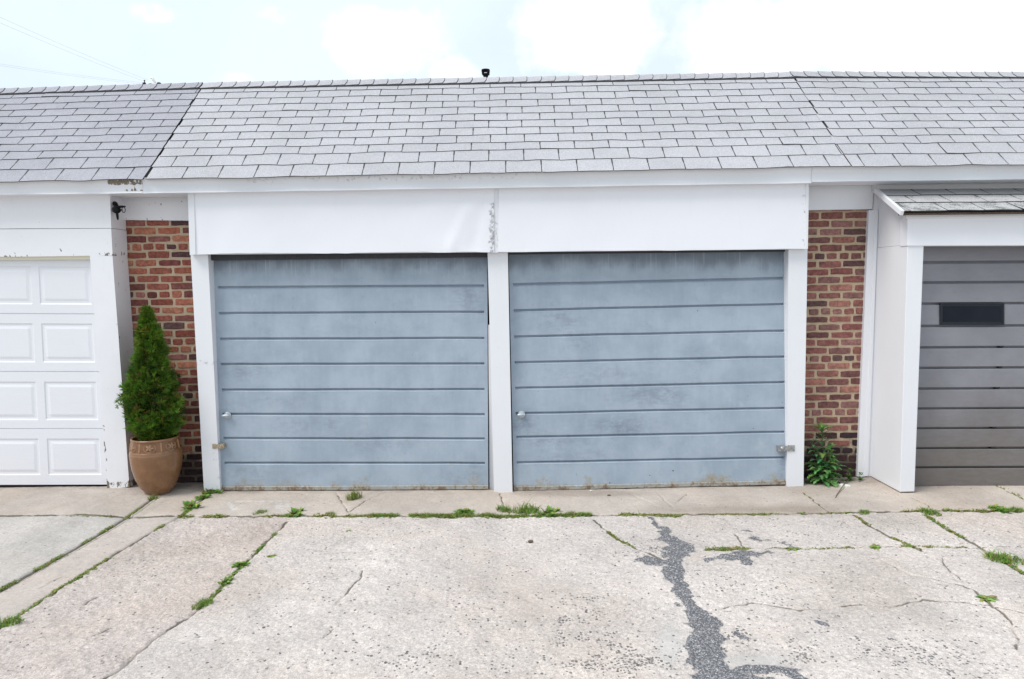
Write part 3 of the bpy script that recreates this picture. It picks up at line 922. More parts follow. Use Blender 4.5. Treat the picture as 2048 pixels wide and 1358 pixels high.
    groove(J4, .016, .010, 1.0)
    for k, pts in CR.items():
        groove(pts, {'r1': .017, 'r2': .02, 'r4': .018, 'a1': .018, 'r5': .013, 'r6': .014}.get(k, .0105), .008,
               {'r5': .72, 'r6': .72, 'r1': .9, 'r2': .9, 'r4': .85, 'a1': .9, 'm1': .75, 'm2': .6, 'm3': .65, 'm4': .65, 'l2': .4, 'a9': .5, 'a10': .5}.get(k, .7))
    mask[..., 0] = asp; mask[..., 1] = crk; mask[..., 2] = dens; mask[..., 3] = smooth
    rough = 1 - smooth
    Z = gz(X) + dz + rough * ((fbm(X * 22, Y * 22, 71, 4) - .5) * .016 + (fbm(X * 58, Y * 58, 75, 2) - .5) * .006) + (fbm(X * 1.5, Y * 1.5, 81, 3) - .5) * .012 + (asp > .5) * .003
    Z += np.where(apron, .006, 0) - np.where(strip, .003, 0)
    me = bpy.data.meshes.new('driveway')
    V = np.stack([X, Y, Z], -1).reshape(-1, 3).astype(np.float32)
    idx = np.arange(n * m, dtype=np.int32).reshape(n, m)
    F = np.stack([idx[:-1, :-1], idx[:-1, 1:], idx[1:, 1:], idx[1:, :-1]], -1).reshape(-1, 4)
    me.vertices.add(len(V)); me.vertices.foreach_set('co', V.ravel())
    me.loops.add(F.size); me.loops.foreach_set('vertex_index', F.ravel())
    me.polygons.add(len(F)); me.polygons.foreach_set('loop_start', np.arange(0, F.size, 4, dtype=np.int32))
    me.polygons.foreach_set('use_smooth', np.ones(len(F), dtype=bool))
    me.update(calc_edges=True)
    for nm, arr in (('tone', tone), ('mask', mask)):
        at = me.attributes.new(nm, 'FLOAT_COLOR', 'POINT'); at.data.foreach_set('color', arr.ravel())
    me.materials.append(M['ground'])
    o = bpy.data.objects.new('driveway', me); C.objects.link(o); tag(o, 'cracked concrete driveway with apron slabs and asphalt spill', 'driveway', kind='structure')
    # the wider ground around it
    mb = MB()
    mb.grid([[(-120, -120, -.11), (120, -120, -.11)], [(-120, 160, -.11), (120, 160, -.11)]], tone=(.44, .42, .39, 1), flip=True)
    g = mb.build('ground', M['ground'], weld=False); tag(g, 'wide pale concrete ground around the garages', 'ground', kind='structure')


build_ground()

# ================================================================ ROOF LINES (shared measurements)
YE, YR = -.16, 1.0
exps = [.185, .172] + [.127] * 10


def roofset(eL, eR, rL, rR):
    return q(*eL, YE), q(*eR, YE), q(*rL, YR), q(*rR, YR)


ML = (lambda: (q(290, 357, YE)[0], q(408, 170, YR)[0]))()
MR = (lambda: (q(1700, 331, YE)[0], q(1583, 149, YR)[0]))()
xl_m = lambda t: ML[0] * (1 - t) + ML[1] * t
xr_m = lambda t: MR[0] * (1 - t) + MR[1] * t

# ================================================================ MIDDLE GARAGE
mid = thing('garage', (0, .1, -.02), 'middle double garage with two faded blue steel doors under white header panels', 'garage', 'garages in the row')
E0, E1, R0, R1 = roofset((290, 357), (1700, 331), (408, 172), (1583, 151))
roof_m = shingles('roof', E0, E1, R0, R1, xl_m, xr_m, M['shm'], mid, exps, seed=4, phase=.12)
ridge_caps('ridge_cap', R0, R1, ML[1] - .02, MR[1] + .02, M['shm'], roof_m, seed=5, reverse=True)


def back_roof(parent, x0, x1, z, m=None):
    mb = MB()
    mb.add([(x0, YR + .08, z - .05), (x1, YR + .08, z - .05), (x1, 1.25, z - .3), (x0, 1.25, z - .3), (x1, 6.5, z - .34), (x0, 6.5, z - .34), (x1, 6.5, -.1), (x0, 6.5, -.1)],
           [(0, 1, 2, 3), (3, 2, 4, 5), (5, 4, 6, 7)])
    mb.build('flat_roof', M['roof_gravel'], parent, weld=False)


back_roof(mid, ML[0], MR[0], float((R0[2] + R1[2]) / 2))


def add_backing(parent, x0, x1, z1):
    mb = MB(); mb.cube(x0, x1, .30, 6.4, -.1, z1)  # added near-black block behind the doors: stops light, keeps the gaps dark
    mb.build('dark_backing', M['dark'], parent, weld=False)


add_backing(mid, q(260, 600, .3)[0], q(1640, 600, .3)[0], 2.62)


def crown(v):     # fascia: upper half leans out to the eave, lower lip proud
    return (-.022 * max(0, 1 - v / .52) if v < .52 else 0) - (.008 if v > .955 else 0)


sheet('fascia', [(286, 356), (1622, 334), (1622, 366), (286, 387)], -.12, .26, M['white'], mid, nx=90, nz=12, wav=.002, prof=crown, edge=.0025, seed=8,
      grime=lambda u, v: .30 if (v < .5 and .15 < u < .6) else .08)
# header panels: two thin aluminium sheets, the left one buckled
sheet('header_panel', [(377, 386), (988, 376), (988, 504), (381, 509)], -.055, .05, M['white_clean'], mid, nx=80, nz=16, wav=.009, edge=.020, seed=13,
      creases=((.855, .95, .91, .35, -.010, .06), (.93, .9, .97, .1, .008, .07)), grime=lambda u, v: .55 if u > .985 and .2 < v else .0)
sheet('header_panel', [(998, 374), (1617, 367), (1615, 498), (996, 504)], -.06, .055, M['white_clean'], mid, nx=80, nz=16, wav=.005, edge=.007, seed=14,
      grime=lambda u, v: .35 if u > .985 else .0)
sheet('seam_strip', [(986, 377), (999, 377), (997, 505), (983, 506)], -.05, .045, M['white'], mid, nx=3, nz=24, wav=.001, edge=0, seed=15,
      grime=lambda u, v: (.33 * max(0, math.sin(v * 3.6 - .5)) + (.2 if v > .6 else 0)) if u > .5 else .2)
sheet('corner_trim', [(375.5, 385), (388, 385), (391, 509), (379.5, 510)], -.062, .32, M['white'], mid, nx=3, nz=16, wav=.001, edge=0, seed=16)
board('corner_trim', [(1612, 366), (1618, 366), (1616, 498), (1611, 498)], -.064, .30, M['white'], mid, .002)
J = dict(bevel=.004)
sheet('door_jamb', [(381, 505), (415.5, 505), (440.5, 981), (408, 982)], 0, .13, M['white'], mid, nx=6, nz=60, wav=.0025, edge=0, seed=17, grime=lambda u, v: .35 * (abs(v - .457) < .012) + (.25 if v > .82 and u > .5 else 0))
sheet('door_jamb', [(975, 499), (1015.5, 499), (1025, 985), (988, 986)], 0, .13, M['white'], mid, nx=6, nz=60, wav=.002, edge=0, seed=18, grime=lambda u, v: .12 * (abs(v - .3) < .01))
sheet('door_jamb', [(1577, 494), (1615, 494), (1607, 973.5), (1574, 974.5)], 0, .13, M['white'], mid, nx=6, nz=60, wav=.002, edge=0, seed=19)
board('door_stop', [(976.5, 650), (984, 650), (989, 984), (979, 984)], .065, .06, M['soffit'], mid, .002)
board('door_head', [(405, 505), (980, 500), (980, 514), (405, 521)], .06, .05, M['felt'], mid, .002)
board('door_head', [(1010, 500), (1582, 494), (1582, 503), (1010, 509)], .075, .05, M['felt'], mid, .002)
# threshold shadow gap blocks / side walls of the double bay
YD = .095


RUST = {101: ((.33, .925, .022, .035, 1), (.24, .962, .035, .02, .8), (.42, .958, .018, .022, .8), (.895, .92, .008, .012, 1.1), (.925, .925, .009, .03, 1.1), (.955, .94, .03, .03, .8), (.93, .965, .012, .02, .8),
              (.78, .79, .10, .010, .8), (.62, .665, .05, .008, .6), (.55, .955, .02, .015, .7), (.10, .96, .05, .02, .6), (.03, .70, .02, .02, .6)),
        202: ((.11, .955, .04, .03, .9), (.27, .95, .04, .04, 1.0), (.34, .94, .02, .02, .7), (.60, .885, .03, .010, .8), (.74, .962, .10, .022, .9), (.10, .905, .006, .012, 1.1), (.14, .90, .006, .01, 1),
              (.25, .67, .06, .010, .8), (.45, .665, .08, .008, .7), (.9, .66, .05, .008, .6), (.02, .69, .02, .02, 1.0), (.95, .96, .04, .03, .7))}


def blue_door(c4, gl, gr, il, ir, seed, smears, dents, foot):
    c = [q(*c4[0], YD + .015), q(*c4[1], YD + .015), q(*c4[2], .03), q(*c4[3], .03)]
    xL0, xR0 = c4[3][0], c4[2][0]
    top = (c4[0][1] + c4[1][1]) / 2

    def vfrac(y, side):
        t, b = (c4[0][1], c4[3][1]) if side == 0 else (c4[1][1], c4[2][1])
        return (y - t) / (b - t)
    gv = [((vfrac(a, 0)), (vfrac(b, 1))) for a, b in zip(gl, gr)]
    us = sorted(set(list(np.linspace(0, 1, 130)) + [il, il + .002, ir, ir - .002]))
    # v rows follow the grooves: profile offsets from groove line (v units; door ~2.05 m)
    H = np.linalg.norm(c[3] - c[0])
    prof = [(-.0140, 0.0), (-.0115, .001), (-.0105, .026), (.0030, .026), (.0036, .018), (.0160, .0005), (.0180, -.0010), (.0215, 0.0)]
    rows = []
    rows.append((0, 0, 0.0, 0))
    prev_a = prev_b = 0.0
    for (a, b) in gv:
        for k in (.2, .4, .6, .8):
            rows.append((prev_a * (1 - k) + a * k, prev_b * (1 - k) + b * k, 0.0, 0))
        for (o, d) in prof:
            rows.append((a + o / H, b + o / H, d, 1))
        prev_a, prev_b = a, b
    for k in (.12, .25, .38, .5, .62, .74, .86, .95): rows.append((prev_a * (1 - k) + k, prev_b * (1 - k) + k, 0, 0))
    rows = [r for r in rows if r[0] < .978 or r[3]]
    rows += [(.982, .982, 0, 0), (.984, .984, -.004, 0), (.998, .998, -.004, 0), (1, 1, .004, 0)]
    P = []; T = []; UV = []; a_seed = seed * .37
    L = np.linalg.norm(c[1] - c[0])
    for (va, vb, d, isg) in rows:
        r = []; tr = []
        for u in us:
            v = va * (1 - u) + vb * u
            p = lerp4(c, u, v).copy()
            inside = il + .001 < u < ir - .001
            dd = d if (not isg or inside) else 0
            if isg: p[2] += (float(fbm(u * L * 2.4, a_seed + va * 9, seed + 5, 3)) - .5) * .006
            dd += (float(fbm(u * L * 1.6, v * H * 1.6, seed, 3)) - .5) * .010
            for (du, dv, rad, amt) in dents:
                dist_ = math.hypot((u - du) * L, (v - dv) * H)
                dd += amt * max(0, 1 - dist_ / rad) ** 2
            if v > .9 and foot: dd += .0
            if va == 1: p[2] += (float(fbm(u * L * 6, 3.3, seed + 2, 3)) - .6) * .012
            p[1] += dd
            sm = 0
            for (gu, gv_, ru, rv, ga) in smears:
                e = ((u - gu) / ru) ** 2 + ((v - gv_) / rv) ** 2
                if e < 4: sm = max(sm, ga * math.exp(-e) * (.25 + 1.5 * float(fbm(u * L * 9, v * H * 22, seed + 9, 4))))
            ru_ = .85 if (isg and d != 0 and inside and v > .55) else 0
            for (gu, gv_, ra, rb, ga) in RUST[seed]:
                e = ((u - gu) / ra) ** 2 + ((v - gv_) / rb) ** 2
                e *= 2.2
                if e < 4: ru_ = max(ru_, .74 * ga * math.exp(-e))
            r.append(p); tr.append((.5, ru_, min(1, sm), 1)); UV.append((u, 1 - v))
        P.append(r); T.append(tr)
    mb = MB(); mb.grid(P, tone=T)
    nfr = len(mb.V)
    for e, fl in ((P[0], True), (P[-1], False), ([r[0] for r in P], False), ([r[-1] for r in P], True)):
        mb.grid([e, [p + np.array([0, .045, 0]) for p in e]], flip=fl)
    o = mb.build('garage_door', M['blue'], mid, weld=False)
    uvl = o.data.uv_layers.new(name='UVMap')
    li = np.empty(len(o.data.loops), dtype=np.int32); o.data.loops.foreach_get('vertex_index', li)
    A = np.zeros((len(mb.V), 2), dtype=np.float32); A[:nfr] = UV; A[nfr:, 1] = .3
    uvl.data.foreach_set('uv', A[li].ravel())
    return o


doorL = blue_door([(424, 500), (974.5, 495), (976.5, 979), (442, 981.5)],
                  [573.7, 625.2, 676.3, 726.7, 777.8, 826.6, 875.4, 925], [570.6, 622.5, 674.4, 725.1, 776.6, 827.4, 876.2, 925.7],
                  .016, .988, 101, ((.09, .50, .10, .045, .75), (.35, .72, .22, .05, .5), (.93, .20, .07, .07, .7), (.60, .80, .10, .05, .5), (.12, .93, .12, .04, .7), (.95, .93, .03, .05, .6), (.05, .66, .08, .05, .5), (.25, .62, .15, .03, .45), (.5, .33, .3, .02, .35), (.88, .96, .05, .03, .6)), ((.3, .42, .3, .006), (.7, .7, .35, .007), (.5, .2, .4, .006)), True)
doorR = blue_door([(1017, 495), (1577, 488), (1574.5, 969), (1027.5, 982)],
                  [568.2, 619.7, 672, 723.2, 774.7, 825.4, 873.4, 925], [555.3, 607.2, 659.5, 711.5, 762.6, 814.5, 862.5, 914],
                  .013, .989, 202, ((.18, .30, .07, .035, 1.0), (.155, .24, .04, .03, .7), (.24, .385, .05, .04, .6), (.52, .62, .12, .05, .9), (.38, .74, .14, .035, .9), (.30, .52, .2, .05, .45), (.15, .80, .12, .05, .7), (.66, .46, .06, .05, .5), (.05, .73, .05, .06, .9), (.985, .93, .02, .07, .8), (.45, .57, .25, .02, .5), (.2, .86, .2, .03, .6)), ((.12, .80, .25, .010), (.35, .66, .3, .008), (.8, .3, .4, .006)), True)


def door_handle(px, py, parent):
    p = q(px, py, YD)
    mb = MB()
    mb.lathe([(.0, .030), (.010, .030), (.019, .026), (.024, .018), (.0245, .010), (.020, .002), (.020, -.004)], (p[0], p[1], p[2] - .002), 24, axis='Y')
    # oval grip: a squashed ellipsoid lying across the boss
    P = []
    for i in range(9):
        a = math.pi * i / 8
        P.append([(p[0] - .002 + .037 * math.cos(a), p[1] - .034 - .013 * math.sin(a) * math.cos(b), p[2] + .004 + .0135 * math.sin(a) * math.sin(b)) for b in [2 * math.pi * j / 16 for j in range(17)]])
    mb.grid(P, smooth=True)
    o = mb.build('handle', M['knob'], parent, weld=False)
    mk = MB(); mk.lathe([(0, .004), (.030, .004), (.033, .001), (.033, -.004)], (p[0], p[1] - .001, p[2]), 28, axis='Y')
    mk.build('backplate', M['knob'], parent, weld=False)
    return o


YD = .052
door_handle(455, 831, doorL); door_handle(1043, 829, doorR)


def hasp(px0, px1, py, m, parent, flip, big):
    """strap from door edge to jamb with an eye plate on the door side"""
    mb = MB()
    h = .021 if not big else .027
    yf = -.012
    a = q(px0, py, yf); b = q(px1, py, yf)
    x0, x1 = sorted((a[0], b[0])); z = (a[2] + b[2]) / 2
    w_ = x1 - x0
    yd = YD - .012
    if not flip:   # jamb on the left, door on the right
        mb.cube(x0, x0 + w_ * .30, -.006, 0.001, z - h * 1.05, z + h * 1.05); mb.cube(x0 + w_ * .28, x0 + w_ * .62, -.010, -.004, z - h * .8, z + h * .8)
        mb.cube(x0 + w_ * .60, x1, -.010, YD, z - h * .95, z + h * .95)
        mb.lathe([(0, .009), (.008, .009), (.010, .003), (.012, 0)], (x0 + w_ * .8, -.010, z), 14, axis='Y')
        mb.tube([(x0 + w_ * .06, -.003, z + h), (x0 + w_ * .06, -.003, z - h)], .0045, 8)
    else:
        mb.cube(x1 - w_ * .40, x1, -.006, 0.001, z - h * 1.0, z + h * 1.0); mb.cube(x0 + w_ * .45, x1 - w_ * .38, -.010, -.004, z - h * .75, z + h * .75)
        mb.cube(x0, x0 + w_ * .48, -.009, YD, z - h * .95, z + h * .75)
        mb.lathe([(0, .014), (.010, .013), (.013, .004), (.017, 0)], (x0 + w_ * .24, -.009, z), 16, axis='Y')
        mb.tube([(x1 - w_ * .37, -.006, z + h), (x1 - w_ * .37, -.006, z - h)], .005, 8)
    return mb.build('hasp', m, parent, bevel=.0015, label='rusty brassy hasp' if not big else 'grey steel hasp with eye')


YD = .045
hasp(424, 447, 893, M['brass'], doorL, False, False)
hasp(1557, 1590, 897, M['galv'], doorR, True, True)

palL = [((.20, .058, .042), 5), ((.26, .085, .055), 3), ((.13, .04, .036), 3), ((.30, .12, .075), 1.4), ((.075, .035, .038), 1.2), ((.22, .085, .075), 2)]
palR = [((.165, .062, .055), 4), ((.20, .08, .068), 3), ((.115, .048, .046), 2), ((.23, .098, .078), 1.4), ((.075, .038, .04), .9), ((.19, .092, .084), 2.5)]
zt = q(310, 437, .24)[2]
brick_wall('brick_wall', .24, q(236, 700, .24)[0], q(402, 700, .24)[0], .02, zt, mid, palL, zoff=-.012, xoff=.03, seed=21, hdr=(10, 11, 17, 18, 24, 30))
pe = lambda u, v: .26 if v > .9 else (.42 if v < .1 else .08 + .30 * math.exp(-((u - .5) ** 2 + (v - .45) ** 2) / .012))
sheet('frieze_board', [(244, 384), (378, 382), (378, 441), (248, 440)], .205, .06, M['peel'], mid, nx=30, nz=14, wav=.002, edge=.004, seed=31, peel=pe)

# ================================================================ LEFT GARAGE
lg = thing('garage', (-4.1, .1, .06), 'left garage with a white raised panel door and peeling white frame', 'garage', 'garages in the row')
E0, E1, R0, R1 = roofset((0, 362), (290, 357), (0, 184), (408, 172))
x_far = E0[0] - 1.6
roof_l = shingles('roof', E0, E1, R0, R1, lambda t: x_far, lambda t: xl_m(t) - .014, M['shl'], lg, exps, seed=9, phase=.07)
ridge_caps('ridge_cap', R0, R1, x_far, ML[1] - .03, M['shl'], roof_l, seed=6, reverse=True)
back_roof(lg, x_far, ML[0] - .01, float((R0[2] + R1[2]) / 2))
add_backing(lg, x_far, q(236, 600, .3)[0], 2.6)
sheet('fascia', [(-260, 366), (285.5, 356), (285.5, 386), (-260, 393)], -.122, .26, M['peel'], lg, nx=60, nz=12, wav=.003, prof=crown, edge=.003, seed=33,
      peel=lambda u, v: (.62 if (u > .88 and v < .42) else .10) + (.35 if (u > .93 and .7 < v < .9) else 0))
sheet('frame_header', [(-260, 392), (220, 387), (222.3, 456), (-260, 459)], 0, .235, M['peel'], lg, nx=50, nz=10, wav=.003, edge=.002, seed=34, peel=lambda u, v: .03)
sheet('frame_header', [(-260, 460), (222.5, 457), (225, 511), (-260, 516)], -.004, .24, M['peel'], lg, nx=50, nz=10, wav=.003, edge=.003, seed=35,
      peel=lambda u, v: .04 + .24 * max(0, (v - .72) / .28) * (.45 + 1.0 * float(vnoise(np.array(u * 14), np.array(.5), 3))) + (.12 if u > .96 else 0))
sheet('corner_post', [(180, 511), (225, 511), (259, 975), (214.5, 978)], 0, .238, M['peel'], lg, nx=16, nz=80, wav=.004, edge=.010, seed=36,
      peel=lambda u, v: .04 + (.45 if v > .965 else .0) + (.34 if (u < .10 and v > .72) else 0) + (.12 if u > .93 else 0))
# ragged caulk where the post meets the brick
rs = random.Random(4)
La, Lb = [], []; Tt = []
for i in range(150):
    v = i / 149
    p = q(247 + (272 - 247) * v, 446 + (900 - 446) * v, .236)
    w_ = max(.001, .016 * (float(fbm(v * 26, 2.2, 44, 4)) - .22) * 2.4)
    La.append(np.array([p[0] - .02, .236, p[2]])); Lb.append(np.array([p[0] + w_, .231 + rs.uniform(-.002, .002), p[2] + rs.uniform(-.002, .002)])); Tt.append((.5, rs.uniform(0, .55), 0, 1))
mb = MB(); mb.grid([La, Lb, [p + np.array([-.004, .012, 0]) for p in Lb]], tone=[Tt, Tt, Tt])
mb.build('caulk_bead', M['peel'], lg, weld=False)

c = corners([(-520, 500), (188, 505), (215, 969), (-520, 971)], .055)
# make it a true rectangle span: sections measured in the photo
secs = [0, (626 - 505) / 465, (741 - 505) / 465, (856 - 505) / 465, 1.0]
Wd = np.linalg.norm(c[2] - c[3])
pw, gap, stile = .475, .072, .050
ucuts = set(); panels = []
for k in range(6):
    r_ = 1 - (stile + k * (pw + gap)) / Wd; l_ = r_ - pw / Wd
    if l_ < 0: break
    panels.append((l_, r_))
prow = [(533, 607), (645, 722), (761, 838), (876, 950)]
vpan = [((a - 505) / 465, (b - 505) / 465) for a, b in prow]
du = lambda d: d / Wd
Hd = np.linalg.norm(c[3] - c[0]); dv = lambda d: d / Hd
stp = [(0, 0), (.008, .0055), (.026, .0055), (.050, .0005)]
for l_, r_ in panels:
    for d, _ in stp: ucuts |= {l_ + du(d), r_ - du(d)}
vcuts = {0., 1.}
for a, b in vpan:
    for d, _ in stp: vcuts |= {a + dv(d), b - dv(d)}
for s_ in secs[1:-1]:
    vcuts |= {s_ - dv(.006), s_ - dv(.003), s_ + dv(.001), s_ + dv(.004)}
ucuts |= {0., 1.}


def wdepth(u, v):
    d = 0
    for s_ in secs[1:-1]:
        if s_ - dv(.0035) <= v <= s_ + dv(.0015): d = .009
    for l_, r_ in panels:
        for a, b in vpan:
            if l_ - 1e-6 <= u <= r_ + 1e-6 and a - 1e-6 <= v <= b + 1e-6:
                e = min((u - l_) * Wd, (r_ - u) * Wd, (v - a) * Hd, (b - v) * Hd)
                return float(np.interp(e, [s[0] for s in stp], [s[1] for s in stp]))
    return d


wd_ = heightfield('garage_door', c, sorted(ucuts), sorted(vcuts), wdepth, M['doorwhite'], lg, th=.03)
board('weather_strip', [(-260, 512), (183, 509), (183, 519), (-260, 521)], .02, .03, M['cream'], lg, .002)
board('bottom_seal', [(-520, 969), (214, 968), (216, 974), (-520, 976)], .06, .02, M['black'], lg, .001)

# ================================================================ RIGHT GARAGE
rg = thing('garage', (4.2, .1, .01), 'right garage with a dark grey ribbed door under a small shingled canopy', 'garage', 'garages in the row')
E0, E1, R0, R1 = roofset((1700, 331), (2048, 327), (1583, 150), (2048, 151))
x_far = E1[0] + 1.6
roof_r = shingles('roof', E0, E1, R0, R1, lambda t: xr_m(t) + .004, lambda t: x_far, M['shr'], rg, exps, seed=12, phase=.21, ragged=.02)
ridge_caps('ridge_cap', R0, R1, MR[1] + .0, x_far, M['shr'], roof_r, seed=7)
back_roof(rg, MR[0] + .01, x_far, float((R0[2] + R1[2]) / 2))
add_backing(rg, q(1640, 600, .3)[0] + .01, x_far, 2.6)
sheet('fascia', [(1622.5, 334), (2330, 324), (2330, 355), (1622.5, 364)], -.115, .24, M['white'], rg, nx=60, nz=12, wav=.002, prof=crown, edge=.002, seed=41, grime=lambda u, v: .12 if v < .5 else 0)
sheet('frieze_board', [(1616, 362), (1748, 360), (1745, 418), (1616, 420)], .17, .08, M['white'], rg, nx=12, nz=8, wav=.002, edge=.001, seed=42, grime=lambda u, v: .4 if u > .96 else 0)
zt = q(1680, 418, .22)[2]
brick_wall('brick_wall', .22, q(1606, 700, .22)[0], q(1752, 600, .22)[0], -.03, zt, rg, palR, zoff=.0, xoff=.06, seed=22, hdr=(3, 8, 15, 21, 28), dark_h=.36)
mb = MB()
for (pp, Y_, th_) in (([(1738, 420), (1764, 420), (1748, 953), (1715, 954)], .185, .12), ([(1748, 379), (1770, 379), (1764, 421), (1746, 421)], .185, .12)):
    a = corners(pp, Y_); mb.box(a + [p + np.array([0, th_, 0]) for p in a])
a = corners([(1751, 420), (1757, 420), (1737, 952), (1728, 953)], .172); mb.box(a + [p + np.array([0, .02, 0]) for p in a])
mb.build('pilaster', M['white'], rg, bevel=.004)
# projecting door bay
YF = -.30
jt = corners([(1815, 490), (1847.5, 490), (1829, 983), (1800, 984)], YF)
mb = MB(); mb.box(jt + [p + np.array([0, .50, 0]) for p in jt]); bay = mb.build('door_jamb', M['white'], rg, bevel=.004)
hd = corners([(1815, 436), (2420, 428), (2420, 490), (1815, 491.5)], YF - .012)
mb = MB(); mb.box(hd + [p + np.array([0, .11, 0]) for p in hd]); mb.build('frame_header', M['white_clean'], rg, bevel=.003)
# side cheek above the jamb up to the canopy
xj = float(jt[0][0]); zj = float(jt[0][2])
ztop = float(q(1815, 428, YF)[2]); zback = float(q(1757, 384, .16)[2])
mb = MB()
A_ = [(xj + .004, YF + .005, zj + .002), (xj + .004, .19, zj + .002), (xj + .004, .19, zback), (xj + .004, YF + .005, ztop)]
mb.add(A_ + [(p[0] + .05, p[1], p[2]) for p in A_], [(3, 2, 1, 0), (4, 5, 6, 7), (0, 1, 5, 4), (2, 3, 7, 6), (1, 2, 6, 5), (3, 0, 4, 7)])
mb.build('side_cheek', M['white'], rg, bevel=.002)
board('canopy_moulding', [(1812, 427.5), (2420, 420), (2420, 429), (1813, 437)], YF - .045, .06, M['white'], rg, .008)
board('wall_board', [(1747, 352), (2420, 342), (2420, 384), (1747, 386)], .13, .06, M['soffit'], rg, .002)
# canopy roof
YC0, YC1 = -.42, .11
ca = [q(1803, 422.5, YC0), q(2048, 420, YC0), q(1752, 379, YC1), q(2048, 377, YC1)]
xa0, xa1 = float(ca[0][0]), float(ca[2][0])
cxl = lambda t: xa0 * (1 - t) + xa1 * t
can = shingles('canopy_roof', *ca, cxl, lambda t: x_far, M['sha'], rg, [.2, .195, .17], seed=19, phase=.16, lift=.0075)
mb = MB()
f_, n_ = patch(*ca)
a = [f_(cxl(t) - .012, t) for t in (-.03, 1.02)]; b2 = [f_(cxl(t) + .014, t) for t in (-.03, 1.02)]
mb.box([a[1] + n_ * .012, b2[1] + n_ * .012, b2[0] + n_ * .012, a[0] + n_ * .012, a[1] - n_ * .028, b2[1] - n_ * .028, b2[0] - n_ * .028, a[0] - n_ * .028])
mb.build('rake_trim', M['white'], can, bevel=.002)
mb = MB()
e0, e1 = f_(xa0 + .03, .0), f_(x_far, .0)
for (o0, o1, zz) in ((.012, .05, .012), ):
    mb.box([e0 + [0, o0, -zz], e1 + [0, o0, -zz], e1 + [0, o0, -zz - .016], e0 + [0, o0, -zz - .016], e0 + [0, .10, -zz + .02], e1 + [0, .10, -zz + .02], e1 + [0, .10, -zz - .012], e0 + [0, .10, -zz - .012]])
mb.build('canopy_edge', M['bark'], can, weld=False)
# dark ribbed door
YG = -.10
c = corners([(1838, 482), (2420, 478), (2420, 970), (1824, 972)], YG)
seams = [524, 563.5, 605, 649, 691.6, 732.5, 774, 814, 854, 894.6, 933.7]
vs_ = [0]; dep = {0: 0}
Hg = np.linalg.norm(c[3] - c[0])
for s_ in seams:
    v = (s_ - 482) / 490
    for (o, d) in ((-.016, -.004), (-.0125, -.004), (-.012, .032), (.009, .032), (.010, .002), (.016, -.001)):
        vv = v + o / Hg; vs_.append(vv); dep[vv] = d
    vv = v + .055 / Hg; vs_.append(vv); dep[vv] = -.001
vs_ = sorted(vs_) + [1.0]; dep[1.0] = 0
gd = heightfield('garage_door', c, list(np.linspace(0, 1, 24)), vs_, lambda u, v: dep[v] + (float(fbm(u * 5, v * 3, 91, 2)) - .5) * .006, M['grey'], rg, th=.04)
board('bottom_seal', [(1824, 968), (2420, 966), (2420, 973), (1824, 975)], YG + .01, .02, M['black'], rg, .001)
wn = board('window', [(1881.5, 607.5), (2007.5, 607.5), (2007.5, 648.5), (1881.5, 648.5)], YG - .009, .03, M['frame_dark'], gd, .002)
board('pane', [(1886, 612), (2003, 612), (2003, 644), (1886, 644)], YG - .0105, .004, M['glass'], gd, .001)
mb = MB()
for (a, b2) in (((1880, 606), (2009, 609)), ((1880, 647), (2009, 650))):
    cc = corners([(a[0], a[1]), (b2[0], a[1]), (b2[0], b2[1]), (a[0], b2[1])], YG - .013); mb.box(cc + [p + np.array([0, .01, 0]) for p in cc])
for (x0, x1) in ((1880, 1884), (2005, 2009)):
    cc = corners([(x0, 609.2), (x1, 609.2), (x1, 646.8), (x0, 646.8)], YG - .013); mb.box(cc + [p + np.array([0, .01, 0]) for p in cc])
mb.build('window_trim', M['frame_dark'], gd, bevel=.0015)
for (px, py) in ((2004, 691), (2002, 732), (1996, 774), (1989, 853.5), (1987, 894)):
    p = q(px, py, YG); mb = MB(); mb.lathe([(0, .012), (.016, .010), (.022, .004), (.024, -.012)], (p[0], p[1] + .010, p[2]), 14, axis='Y'); mb.build('stain_disc', M['dark'], gd, weld=False)  # raised dark discs standing in for hinge stains on the seams

# ================================================================ THINGS ON THE BUILDINGS
# black bracketed fixture on the left post
bx = q(226, 420, .02)
p0 = q(226, 412, .06); sx = float(q(223, 420, .0)[0]) + .001
vt = thing('security_camera', (sx, .08, float(p0[2])), 'small black security camera with ring bracket on the peeling white corner post', 'camera')
zc = float(p0[2])
mb = MB()
mb.tube([(sx + .002, .05, zc + .02), (sx + .02, .03, zc + .015), (sx + .034, .02, zc - .005)], [.020, .018, .016], 12); mb.build('bracket', M['black'], vt, weld=False)
mb = MB()
P = []
cc = Vector((sx + .034, .015, zc - .038))
for i in range(11):
    a = math.pi * i / 10
    P.append([cc + Vector((.034 * math.sin(a) * math.cos(b), .040 * math.sin(a) * math.sin(b), .032 * math.cos(a))) for b in [2 * math.pi * j / 18 for j in range(19)]])
mb.grid(P, smooth=True, flip=True); mb.build('body', M['black'], vt, weld=False)
mb = MB()
mb.box([(sx + .03, -.02, zc - .006), (sx + .105, -.01, zc - .004), (sx + .10, -.01, zc - .015), (sx + .03, -.02, zc - .026), (sx + .03, .05, zc - .006), (sx + .105, .04, zc - .004), (sx + .10, .04, zc - .015), (sx + .03, .05, zc - .026)])
mb.build('hood', M['black'], vt, bevel=.003)
mb = MB()
rp = [(sx + .098 + .014 * math.cos(t), .01, zc - .040 + .024 * math.sin(t)) for t in np.linspace(0, 2 * math.pi, 24)]
mb.tube(rp, .0030, 6); mb.tube([(sx + .05, .012, zc - .042), (sx + .085, .011, zc - .040)], .006, 6); mb.build('ring', M['black'], vt, weld=False)
